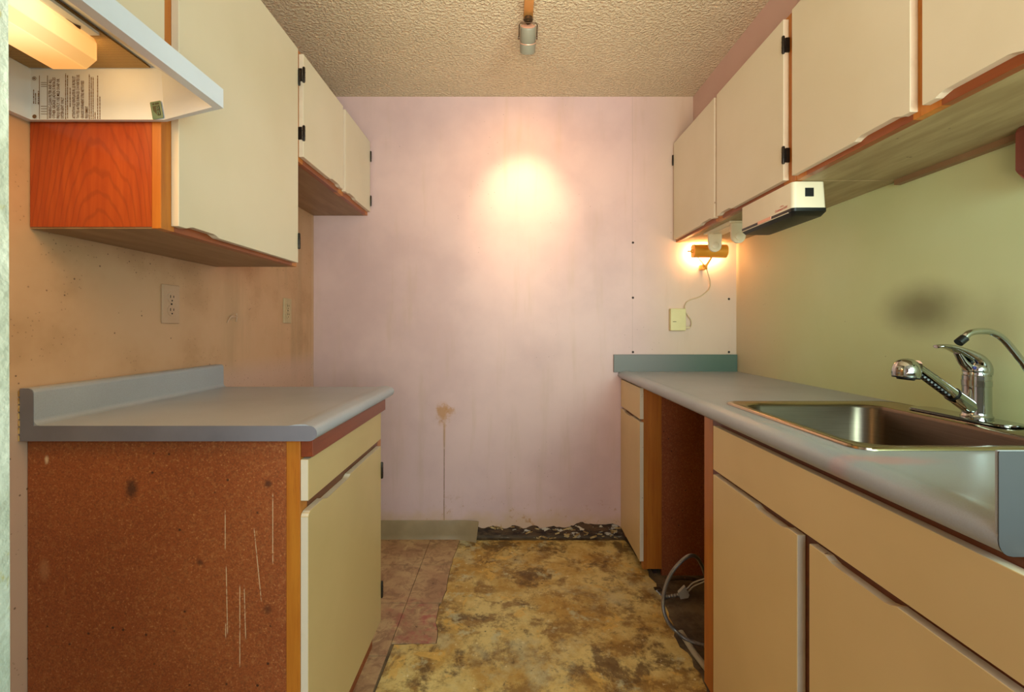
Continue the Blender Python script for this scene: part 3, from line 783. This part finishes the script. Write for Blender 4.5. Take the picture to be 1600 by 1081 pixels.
# ------------------------------------------------------------------ range hood
h = thing('range_hood', 'white range hood with a lit lamp cover and printed warning inside, top left', 'hood')
out = [(XL+.002, .979), (-.730, .979), (-.573, .919), (-.573, .40), (-.730, .335), (XL+.002, .335)]
top = [(XL+.002, .979), (-.749, .979), (-.749, .97), (-.749, .345), (-.749, .335), (XL+.002, .335)]
inn = [(XL+.018, .969), (-.728, .969), (-.592, .914), (-.592, .406), (-.733, .347), (XL+.018, .347)]
intop = [(XL+.018, .969), (-.736, .969), (-.752, .955), (-.752, .36), (-.752, .347), (XL+.018, .347)]
bm = bmesh.new()
L = [[bm.verts.new((x, y, z)) for x, y in pl] for pl, z in ((top, 1.666), (out, 1.578), (out, 1.5405), (inn, 1.5405), (inn, 1.549), (intop, 1.652))]
for a, b in zip(L, L[1:]):
    for k in range(6): bm.faces.new((a[k], a[(k+1) % 6], b[(k+1) % 6], b[k]))
bm.faces.new(L[0]); bm.faces.new(L[-1])
mesh_obj('hood_shell', bm, M_hood, h)
bm = bmesh.new(); box(bm, XL+.02, -.754, .36, .964, 1.6465, 1.650); mesh_obj('filter_mesh', bm, M_filter, h)
bm = bmesh.new(); prism(bm, [(-.905, .37), (-.756, .37), (-.756, .847), (-.905, .847)], 'z', 1.640, 1.6455)
mesh_obj('lamp_plate', bm, M_hood, h)
bm = bmesh.new(); tube(bm, catmull([(-.790, .790, 1.6395), (-.784, .798, 1.6385), (-.777, .802, 1.6385), (-.775, .815, 1.6385), (-.7685, .823, 1.6390)], 6), lambda t: (.0028, .0045), 10, up=(0, 0, 1))
mesh_obj('plate_clip', bm, M_darkmetal, h, 50)
bm = bmesh.new(); prism(bm, [(-.846, 1.581), (-.784, 1.581), (-.765, 1.597), (-.765, 1.628), (-.772, 1.6395), (-.866, 1.6395), (-.870, 1.628), (-.868, 1.597)], 'y', .38, .853)
bmesh.ops.bevel(bm, geom=bm.edges[:], offset=.0012, segments=1, affect='EDGES')
mesh_obj('lamp_cover', bm, M_lens, h)
l = bpy.data.lights.new('hood_lamp_light', 'AREA'); l.shape = 'RECTANGLE'; l.size = .10; l.size_y = .42; l.energy = 2.2; l.color = (1, .60, .24)
o = bpy.data.objects.new('hood_lamp_light', l); COL.objects.link(o); o.location = (-.81, .63, 1.574)
for loc, tgt, sx, sy, e in (((-.81, .858, 1.610), (-.81, 2, 1.60), .07, .04, .10), ((-.755, .62, 1.606), (1, .62, 1.58), .02, .40, .22), ((-.878, .62, 1.606), (-2, .62, 1.60), .02, .40, .2)):
    q = area('hood_lamp_side', loc, tgt, sx, sy, e, (1, .56, .18))
# printed text
def text_mesh(body, length, height, M, parent, mat, name='lettering', shear=0.0):
    cu = bpy.data.curves.new('t', 'FONT'); cu.body = body; cu.size = 1; cu.resolution_u = 1; cu.shear = shear; cu.offset = .018
    to = bpy.data.objects.new('t', cu); COL.objects.link(to)
    dg = bpy.context.evaluated_depsgraph_get(); me = bpy.data.meshes.new_from_object(to.evaluated_get(dg))
    bpy.data.objects.remove(to)
    xs = [v.co.x for v in me.vertices]; ys = [v.co.y for v in me.vertices]
    x0, x1, y0, y1 = min(xs), max(xs), min(ys), max(ys)
    sx = length/(x1-x0); sy = height/(.72)
    for v in me.vertices: v.co = M @ Vector(((v.co.x-x0)*sx, (v.co.y)*sy, 0))
    me.materials.clear(); me.materials.append(mat)
    ob = bpy.data.objects.new(name, me); COL.objects.link(ob); ob.parent = parent
    return ob
HY = .9682
def hp(px, py): return Vector(((px-798)*HY/720, HY, E+(512-py)*HY/720))
def vtext(px, py0, py1, body, wpx=5.0, shrink=1.0):
    o = hp(px+wpx/2, py0)
    M = Matrix(((0, -1, 0, o.x), (0, 0, -1, o.y), (1, 0, 0, o.z), (0, 0, 0, 1)))
    text_mesh(body, (py0-py1)*HY/720, wpx*HY/720*.95, M, h, M_print)
for px, py1, b in ((78, 124, 'WARNING-CLEAN FILTER AND ALL'), (84, 121, 'OTHER GREASE LADEN SURFACES'), (90.5, 123, 'FREQUENTLY. USE MILD SOAP OR'), (97, 152, 'DETERGENT ONLY'),
                   (115, 119, 'ATTENTION LE VENTILATEUR, LE FILTRE ET'), (121.5, 117, 'TOUTES AUTRES SURFACES COUVERTES DE'), (128.5, 126, 'GRAISSE DEVRAIENT ETRE NETTOYEES'), (135, 166, 'FREQUEMMENT')):
    vtext(px, 185, py1, b)
bm = bmesh.new()   # print too fine to read: broken hairlines
def dash(px, y0, y1, wpx=1.0, gap=.25):
    y = y0
    while y > y1:
        ln = random.uniform(1.2, 5); a = hp(px-wpx/2, y); b = hp(px+wpx/2, max(y-ln, y1)); box(bm, a.x, b.x, HY-.0002, HY+.0002, a.z, b.z); y -= ln+random.uniform(.5, 1.2)
for px, y0, y1 in ((102.5, 186, 115), (105.5, 185, 117), (109.5, 167, 137), (139.5, 186, 116), (142.5, 186, 120), (145.5, 186, 120), (148.5, 186, 175), (152.5, 186, 118), (156, 186, 150), (60, 163, 142), (52.5, 162, 140), (55.5, 162, 145)): dash(px, y0, y1)
for px in (61.5, 74): a = hp(px-.25, 186); b = hp(px+.25, 118); box(bm, a.x, b.x, HY-.0002, HY+.0002, a.z, b.z)
for py in (129, 132, 135, 166, 170, 174, 178):
    a = hp(64, py+.3); b = hp(73, py-.3); box(bm, a.x, b.x, HY-.0002, HY+.0002, a.z, b.z)
lathe(bm, [(.0042, .0002), (.0034, .0004), (.0034, 0)], axisM(hp(53.5, 122.5), (0, -1, 0)), 20)
lathe(bm, [(.0018, .0003), (0, .0004)], axisM(hp(53.5, 122.5), (0, -1, 0)), 12)
lathe(bm, [(.0043, .0003), (0, .0004)], axisM(hp(54, 182), (0, -1, 0)), 20)
pr = mesh_obj('fine_print', bm, M_print, h); pr['kind'] = 'stuff'
st = thing('sticker', 'small teal sticker inside the hood at its far bottom edge', 'sticker')
HYs = .9665
def sp(u, v):   # u right, v up in metres, tilted
    a = math.radians(10); c0 = hp(251.3, 172.5); return (c0.x-.0075+u*math.cos(a)+v*math.sin(a)*-1, c0.z-u*math.sin(a)*-1*1+v*math.cos(a))
def quad(bm, us, y): prism(bm, [sp(u, v) for u, v in us], 'y', y, y+.0006)
bm = bmesh.new(); quad(bm, rrect(-.0115, .0115, -.0185, .0185, .002, 3), HYs); mesh_obj('sticker_sheet', bm, M_sticker, st)
bm = bmesh.new(); quad(bm, [(-.007, .009), (.007, .009), (.007, -.012), (.001, -.012), (-.007, -.001)], HYs-.0006)
quad(bm, [(-.007, .0115), (-.003, .0115), (-.003, .015), (-.007, .015)], HYs-.0006); quad(bm, [(-.001, .0115), (.007, .0115), (.007, .015), (-.001, .015)], HYs-.0006)
mesh_obj('emblem', bm, M_sticker_dark, st)
bm = bmesh.new()
for u0, u1, v0, v1 in ((.0005, .002, -.010, -.003), (.0005, .006, -.0035, -.0025), (.0045, .006, -.010, -.003), (.0005, .002, -.001, .007), (.0005, .006, .006, .007), (.0005, .0045, .002, .003), (.0045, .006, .002, .007)):
    quad(bm, [(u0, v0), (u1, v0), (u1, v1), (u0, v1)], HYs-.0012)
mesh_obj('emblem_letters', bm, M_sticker, st)

# ------------------------------------------------------------------ outlets and wall bits, left wall
def outlet(label, y0, y1, z0, z1, mat, thick, group):
    t = thing('outlet', label, 'outlet', group=group)
    bm = bmesh.new(); box(bm, XL, XL+thick, y0, y1, z0, z1, bev=.002); mesh_obj('cover_plate', bm, mat, t)
    yc, zc = (y0+y1)/2, (z0+z1)/2
    for dz in (-.0195, .0195):
        bm = bmesh.new(); lathe(bm, [(.0172, 0), (.0168, .002), (0, .002)], axisM((XL+thick-.0002, yc, zc+dz), (1, 0, 0)), 28); r = mesh_obj('receptacle', bm, mat, t, 40)
        bm = bmesh.new()
        for dy, hh in ((-.0065, .0042), (.0065, .0034)): box(bm, XL+thick+.0012, XL+thick+.0024, yc+dy-.0011, yc+dy+.0011, zc+dz+.003-hh, zc+dz+.003+hh)
        lathe(bm, [(.0024, .0), (.0024, .0008), (0, .0008)], axisM((XL+thick+.0016, yc, zc+dz-.009), (1, 0, 0)), 12)
        mesh_obj('slots', bm, M_slot, r)
    bm = bmesh.new(); lathe(bm, [(.0032, 0), (.0030, .001), (0, .0014)], axisM((XL+thick, yc, zc), (1, 0, 0)), 14); mesh_obj('screw', bm, M_slot, t)
outlet('painted-over duplex outlet above the left counter, below the big wall cabinet', 1.352, 1.422, 1.116, 1.232, M_plate, .006, 'wall outlets')
outlet('grubby duplex outlet low in the fridge recess near the far corner', 2.077, 2.147, 1.124, 1.238, M_plate2, .006, 'wall outlets')
bm = bmesh.new()
pth = [(XL+.001, 1.668, 1.120), (XL+.004, 1.675, 1.134), (XL+.006, 1.688, 1.143), (XL+.006, 1.705, 1.145), (XL+.004, 1.722, 1.146)]
tube(bm, catmull(pth, 5), lambda t: (.002+.003*math.sin(PI*t), .0016), 8)
tube(bm, [(XL+.001, 1.722, 1.125), (XL+.003, 1.723, 1.140), (XL+.001, 1.724, 1.158)], .0025, 8)
tag(mesh_obj('plaster_blister', bm, M_plate, None, 60), 'curled lip of peeling plaster on the wall right of the painted-over outlet', 'wall damage')

# ------------------------------------------------------------------ transformer box, brass lamp, cord
t = thing('adapter_box', 'small yellowed plastic box on the back wall above the counter', 'adapter')
bm = bmesh.new(); box(bm, .823, .902, YB-.030, YB-.001, 1.088, 1.202, bev=.003); mesh_obj('case', bm, M_white_y, t)
bm = bmesh.new(); box(bm, .834, .852, YB-.0306, YB-.030, 1.133, 1.1355); mesh_obj('maker_mark', bm, M_slot, t)
bm = bmesh.new(); box(bm, .902, .925, YB-.024, YB-.010, 1.098, 1.110, bev=.002); mesh_obj('plug', bm, M_cable, t)

lp = thing('lamp', 'small brass cylinder lamp glowing on the back wall under the wall cabinet', 'lamp')
LY, LZ, LX0, LX1, LR = 2.325, 1.489, .918, 1.085, .033
bm = bmesh.new()     # shade: tube with a slot open towards the wall
seg = 30; ang = [PI*(.5+.20)+k/seg*(2*PI-PI*.40) for k in range(seg+1)]
def shade_ring(x, r): return [bm.verts.new((x, LY+r*math.sin(a), LZ+r*math.cos(a))) for a in [q-PI*.5 + PI*.0 for q in ang]]
# angle measured so that the gap faces +y
ang = [PI/2+PI*.22+k/seg*(2*PI-PI*.44) for k in range(seg+1)]
R0 = [[bm.verts.new((x, LY+r*math.sin(a), LZ+r*math.cos(a))) for a in ang] for x, r in ((LX0, LR), (LX1, LR), (LX1, LR-.003), (LX0, LR-.003))]
for i in range(4):
    a, b = R0[i], R0[(i+1) % 4]
    for k in range(seg): bm.faces.new((a[k], a[k+1], b[k+1], b[k]))
bm.faces.new([R0[i][0] for i in range(4)]); bm.faces.new([R0[i][-1] for i in range(4)][::-1])
mesh_obj('shade', bm, M_brass, lp, 40)
bm = bmesh.new()
lathe(bm, [(0, 0), (LR-.004, 0), (LR-.004, .004), (.010, .006), (.008, .012), (.003, .014), (.003, .030), (0, .031)], axisM((LX0+.004, LY, LZ), (-1, 0, 0)), 24)
mesh_obj('end_knob', bm, M_brass, lp, 40)
bm = bmesh.new(); lathe(bm, [(0, 0), (LR-.004, 0), (LR-.004, .003), (0, .003)], axisM((LX1-.004, LY, LZ), (1, 0, 0)), 24)
box(bm, LX1-.03, LX1-.024, LY-.004, LY+.004, LZ+LR-.002, LZ+LR+.014)
mesh_obj('end_disc', bm, M_brass, lp, 40)
bm = bmesh.new(); lathe(bm, [(0, 0), (.008, .004), (.011, .02), (.011, .11), (.007, .125), (0, .128)], axisM((LX0+.02, LY+.006, LZ), (1, 0, 0)), 16)
mesh_obj('bulb', bm, M_bulb, lp, 60)
bm = bmesh.new()
tube(bm, [(.945, LY, LZ-LR), (.968, LY+.006, LZ-.055), (.986, LY+.012, LZ-.078)], .0022, 8)
tube(bm, [(1.012, LY, LZ-LR), (.998, LY+.012, LZ-.062), (.982, LY+.020, LZ-.090)], lambda t: (.007-.003*t, .005), 10)
box(bm, .978, 1.006, LY+.028, LY+.073, LZ-.088, LZ-.062, bev=.004); box(bm, .986, .996, LY+.010, LY+.03, LZ-.082, LZ-.070)
mesh_obj('clamp', bm, M_brass, lp, 40)
for nm, loc, e in (('picture_lamp_light', ((LX0+LX1)/2, LY+.035, LZ), 1.9),):
    l = bpy.data.lights.new(nm, 'AREA'); l.shape = 'RECTANGLE'; l.size = .13; l.size_y = .02; l.energy = e; l.color = (1, .66, .32)
    o = bpy.data.objects.new(nm, l); COL.objects.link(o); o.location = loc; o.rotation_euler = (PI/2, 0, 0)
    o.rotation_euler = Vector((0, 1, 0)).to_track_quat('-Z', 'Z').to_euler()
cd = bmesh.new()
def bp(px, py, Y=2.385): return Vector(((px-798)*Y/720, Y, E+(512-py)*Y/720))
tube(cd, catmull([bp(1103.5, 417, 2.37), bp(1107, 430, 2.37), bp(1110, 442), bp(1108, 452), bp(1095, 463), bp(1080, 468), bp(1072, 474), bp(1070, 484), bp(1075, 493), bp(1080, 500), bp(1080.5, 507), bp(1079, 511, 2.383), bp(1076.5, 512, 2.383)], 8), .0024, 8)
mesh_obj('cord', cd, M_cable, lp, 60)

# ------------------------------------------------------------------ under-cabinet things, right
ZU = 1.5465
p = thing('paper_towel_holder', 'empty cream plastic paper towel holder under the back right wall cabinet', 'holder')
bm = bmesh.new(); box(bm, .905, .998, 1.905, 2.165, ZU-.008, ZU, bev=.002)
box(bm, .930, .972, 1.95, 2.12, ZU-.012, ZU-.008, bev=.001); mesh_obj('mount_plate', bm, M_white, p)
for y in (2.145, 1.925):
    pts = [(.918, ZU-.006), (.982, ZU-.006)]+[(.950+.029*math.cos(a), ZU-.062+.029*math.sin(a)) for a in [-PI*k/14 for k in range(15)]]
    bm = bmesh.new(); prism(bm, pts, 'y', y-.006, y+.006); bmesh.ops.bevel(bm, geom=bm.edges[:], offset=.0012, segments=1, affect='EDGES')
    arm = mesh_obj('arm', bm, M_white, p, 35)
    bm = bmesh.new(); lathe(bm, [(.016, 0), (.016, .004), (.012, .006), (0, .006)], axisM((.950, y-.006, ZU-.062), (0, -1, 0)), 24); mesh_obj('roll_socket', bm, M_white, arm, 40)

a = thing('under_cabinet_appliance', 'white and black electric appliance hung beneath the wall cabinet with red lettering', 'appliance')
AX0, AX1, AY0, AY1, AZ = .852, .956, 1.392, 1.705, 1.466
bm = bmesh.new(); prism(bm, rrect(AX0, AX1, AY0, AY1, .012, 5), 'z', AZ, ZU-.002)
for v in bm.verts:
    if v.co.z > AZ+.01 and v.co.x > .9: v.co.x -= .006
mesh_obj('housing', bm, M_white, a, 35)
bm = bmesh.new()
ring0 = rrect(AX0-.001, AX1+.002, AY0-.001, AY1+.001, .012, 5); ring1 = rrect(AX0+.010, AX1-.002, AY0+.018, AY1-.004, .010, 5)
V0 = [bm.verts.new((x, y, AZ)) for x, y in ring0]; V1 = [bm.verts.new((x, y, AZ-.010)) for x, y in ring0]; V2 = [bm.verts.new((x, y, AZ-.021)) for x, y in ring1]
for q, r in ((V0, V1), (V1, V2)):
    for k in range(len(q)): bm.faces.new((q[k], q[(k+1) % len(q)], r[(k+1) % len(q)], r[k]))
bm.faces.new(V0); bm.faces.new(V2)
mesh_obj('base_tray', bm, M_black, a, 35)
bm = bmesh.new(); box(bm, AX0-.0025, AX0+.002, AY0+.02, AY1-.01, AZ-.0115, AZ-.0095); mesh_obj('trim_line', bm, M_white, a)
bm = bmesh.new(); box(bm, AX0-.0035, AX0+.002, 1.505, 1.585, AZ-.009, AZ+.001, bev=.001); mesh_obj('catch', bm, M_copper, a)
bm = bmesh.new(); box(bm, .889, .9155, AY0-.0012, AY0+.003, 1.4995, 1.526, bev=.001); sw = mesh_obj('switch', bm, M_black, a)
def ltext(body, y0, z0, length, height):   # on the face that looks towards -x, reading away from +y
    o = Vector((AX0-.0006, y0, z0)); M = Matrix(((0, 0, -1, o.x), (-1, 0, 0, o.y), (0, 1, 0, o.z), (0, 0, 0, 1)))
    text_mesh(body, length, height, M, a, M_redink, 'lettering', .3)
ltext('Command 600', 1.485, AZ+.0065, .066, .0085); ltext('Ultra', 1.458, AZ+.0165, .020, .0045)

b = thing('valance_end', 'dark red-brown wooden end piece under the cabinets, cut by the right edge of the picture', 'trim')
vy = 1.02; x0 = (1585.5-798)*vy/720
zt_ = E+(512-198)*vy/720; zb_ = E+(512-272)*vy/720
pts = [(x0, zb_+.006), (x0+.004, zb_), (x0+.020, zb_-.016), (x0+.035, zb_-.024), (XR-.0, zb_-.024) if XR > x0+.036 else (x0+.05, zb_-.024)]
x1 = x0+.05
bm = bmesh.new(); prism(bm, [(x0, zb_+.008), (x0+.004, zb_+.002), (x0+.014, zb_-.004), (x0+.024, zb_-.016), (x0+.04, zb_-.024), (x1-.001, zb_-.024), (x1-.001, zt_+.004), (x0+.012, zt_+.001), (x0+.004, zt_-.006), (x0, zt_-.014)], 'y', vy-.022, vy)
M_VAL = Matrix()
for v in bm.verts: v.co = M_VAL @ v.co
bmesh.ops.bevel(bm, geom=bm.edges[:], offset=.0015, segments=1, affect='EDGES')
mesh_obj('wood_block', bm, M_mahog, b)

# ------------------------------------------------------------------ track light
tr_ = thing('track_light', 'ceiling track with one small grey spotlight aimed at the pink back wall', 'light')
TX = .067
bm = bmesh.new(); box(bm, TX-.0175, TX+.0175, .35, 1.765, ZC-.021, ZC-.0005, bev=.001)
box(bm, TX-.0135, TX+.0135, .36, 1.76, ZC-.0225, ZC-.0205)
mesh_obj('track', bm, M_track, tr_)
bm = bmesh.new(); box(bm, TX-.0185, TX+.0185, 1.763, 1.772, ZC-.023, ZC-.0005, bev=.001)
lathe(bm, [(.016, 0), (.016, .012), (.010, .016), (.010, .020)], axisM((TX, 1.755, ZC-.022), (0, 0, -1)), 20); mesh_obj('swivel', bm, M_darkmetal, tr_, 40)
hc = Vector((TX, 1.80, 2.235)); hd = Vector((.0, .72, -.62)).normalized()
hd = (Vector((.067, 2.4, 1.70))-hc).normalized()
bm = bmesh.new()
yk = [(TX, 1.757, ZC-.040), (TX-.030, 1.757, ZC-.041), (TX-.0345, 1.762, ZC-.046), hc+Vector((-.0345, .0, .006)), hc+Vector((-.0345, .004, -.004))]
tube(bm, yk, .0022, 8, up=(0, 1, .2)); tube(bm, [Vector((2*TX-p_[0], p_[1], p_[2])) for p_ in yk], .0022, 8, up=(0, 1, .2))
mesh_obj('yoke', bm, M_darkmetal, tr_, 50)
for s_ in (-1, 1):
    bm = bmesh.new(); lathe(bm, [(.006, 0), (.006, .005), (0, .006)], axisM(hc+Vector((s_*.033, 0, 0)), (s_, 0, 0)), 14)
    mesh_obj('pivot_screw', bm, M_darkmetal, tr_, 40)
bm = bmesh.new(); Mh = axisM(hc, hd)
lathe(bm, [(.0265, -.040), (.0295, -.037), (.0300, -.034), (.0300, .010), (.0285, .012), (.0285, .016), (.0305, .018), (.0305, .048), (.029, .051), (.0265, .051), (.0265, .0)], Mh, 36)
mesh_obj('lamp_head', bm, M_greypaint, tr_, 40)
bm = bmesh.new(); lathe(bm, [(.0275, -.040), (.022, -.0425), (.012, -.044), (0, -.0445)], Mh, 36); lathe(bm, [(.0309, .0135), (.0315, .0150), (.0309, .0165)], Mh, 36)
mesh_obj('rear_cap', bm, M_copper, tr_, 40)
bm = bmesh.new(); tube(bm, catmull([Vector((TX+.002, 1.757, ZC-.038)), hc+Vector((.004, -.03, .045)), hc+Vector((-.002, -.034, .028)), hc-hd*.044+Vector((-.006, 0, -.004))], 6), .0016, 6); mesh_obj('lamp_wire', bm, M_darkmetal, tr_, 60)
bm = bmesh.new(); lathe(bm, [(.0255, .012), (.024, .022), (0, .026)], Mh, 28); mesh_obj('bulb_face', bm, M_bulb, tr_, 60)
l = bpy.data.lights.new('track_spot', 'SPOT'); l.energy = 8; l.color = (1, .54, .17); l.spot_size = math.radians(120); l.spot_blend = 1.0; l.shadow_soft_size = .02
o = bpy.data.objects.new('track_spot', l); COL.objects.link(o); o.location = hc+hd*.06; o.rotation_euler = hd.to_track_quat('-Z', 'Y').to_euler()
l = bpy.data.lights.new('track_spot_core', 'SPOT'); l.energy = 28; l.color = (1, .74, .40); l.spot_size = math.radians(52); l.spot_blend = 1.0; l.shadow_soft_size = .01
o = bpy.data.objects.new('track_spot_core', l); COL.objects.link(o); o.location = hc+hd*.06; o.rotation_euler = hd.to_track_quat('-Z', 'Y').to_euler()

# ------------------------------------------------------------------ things in the open bay under the counter
def fp(px, py, Y): return Vector(((px-798)*Y/720, Y, E+(512-py)*Y/720))
path = catmull([fp(1104, 905, 1.80), fp(1096, 882, 1.76), fp(1086, 869, 1.72), fp(1072, 871, 1.69), fp(1052, 891, 1.66), fp(1040, 916, 1.64), fp(1036, 945, 1.62), fp(1042, 968, 1.62), fp(1056, 986, 1.63), fp(1076, 1000, 1.60), fp(1106, 1010, 1.56)], 26)
cd = bmesh.new(); i_ = [0]
N = len(path)
tube(cd, path, lambda t: .0072 if int(round(t*(N-1))) % 2 else .0060, 10, up=(0, 1, 0))
tag(mesh_obj('steel_conduit', cd, M_conduit, None, 25), 'ribbed flexible steel conduit looping out of the open bay beside the sink cabinet', 'cable')
wr = thing('wiring_stub', 'disconnected cable connector with white wires and tape flag on the open bay floor', 'cable')
bm = bmesh.new(); path = catmull([fp(1026, 923, 1.93), fp(1034, 931, 1.90), fp(1042, 932, 1.87), fp(1062, 929, 1.86)], 14); N2 = len(path)
tube(bm, path, lambda t: .0075 if int(round(t*(N2-1))) % 3 else .0055, 10); mesh_obj('connector', bm, M_conduit, wr, 30)
bm = bmesh.new(); tube(bm, [fp(1022, 921, 1.94), fp(1032, 921, 1.94)], .010, 14); mesh_obj('locknut', bm, M_darkmetal, wr, 30)
bm = bmesh.new()
for dy in (0, 6): tube(bm, catmull([fp(1060, 929, 1.86), fp(1074, 925-dy, 1.86), fp(1084, 916-dy, 1.84), fp(1102, 908-dy*.7, 1.82)], 8), .0028, 8)
mesh_obj('wire', bm, M_cable_w, wr, 50)
bm = bmesh.new(); prism(bm, [(fp(x, y, 1.855).x, fp(x, y, 1.855).z) for x, y in ((1059, 924), (1069, 914), (1076, 927), (1074, 932), (1062, 934))], 'y', 1.845, 1.858); mesh_obj('tape_flag', bm, M_tape, wr)
bm = bmesh.new(); path = catmull([fp(1046, 905, 1.98), fp(1065, 903, 1.97), fp(1085, 905, 1.95), fp(1104, 909, 1.92)], 20); N3 = len(path)
tube(bm, path, lambda t: .0085 if int(round(t*(N3-1))) % 2 else .0070, 10)
tag(mesh_obj('armoured_cable', bm, M_darkmetal, None, 30), 'short dark armoured cable lying at the back of the open bay floor', 'cable')
bm = bmesh.new(); tube(bm, [(.612, 1.66, .008), (.618, 1.55, .009), (.632, 1.45, .0095)], lambda t: (.011, .0075), 12)
tag(mesh_obj('trim_offcut', bm, M_trim, None, 40), 'pale rounded trim offcut lying on the floor at the foot of the sink cabinet', 'trim')
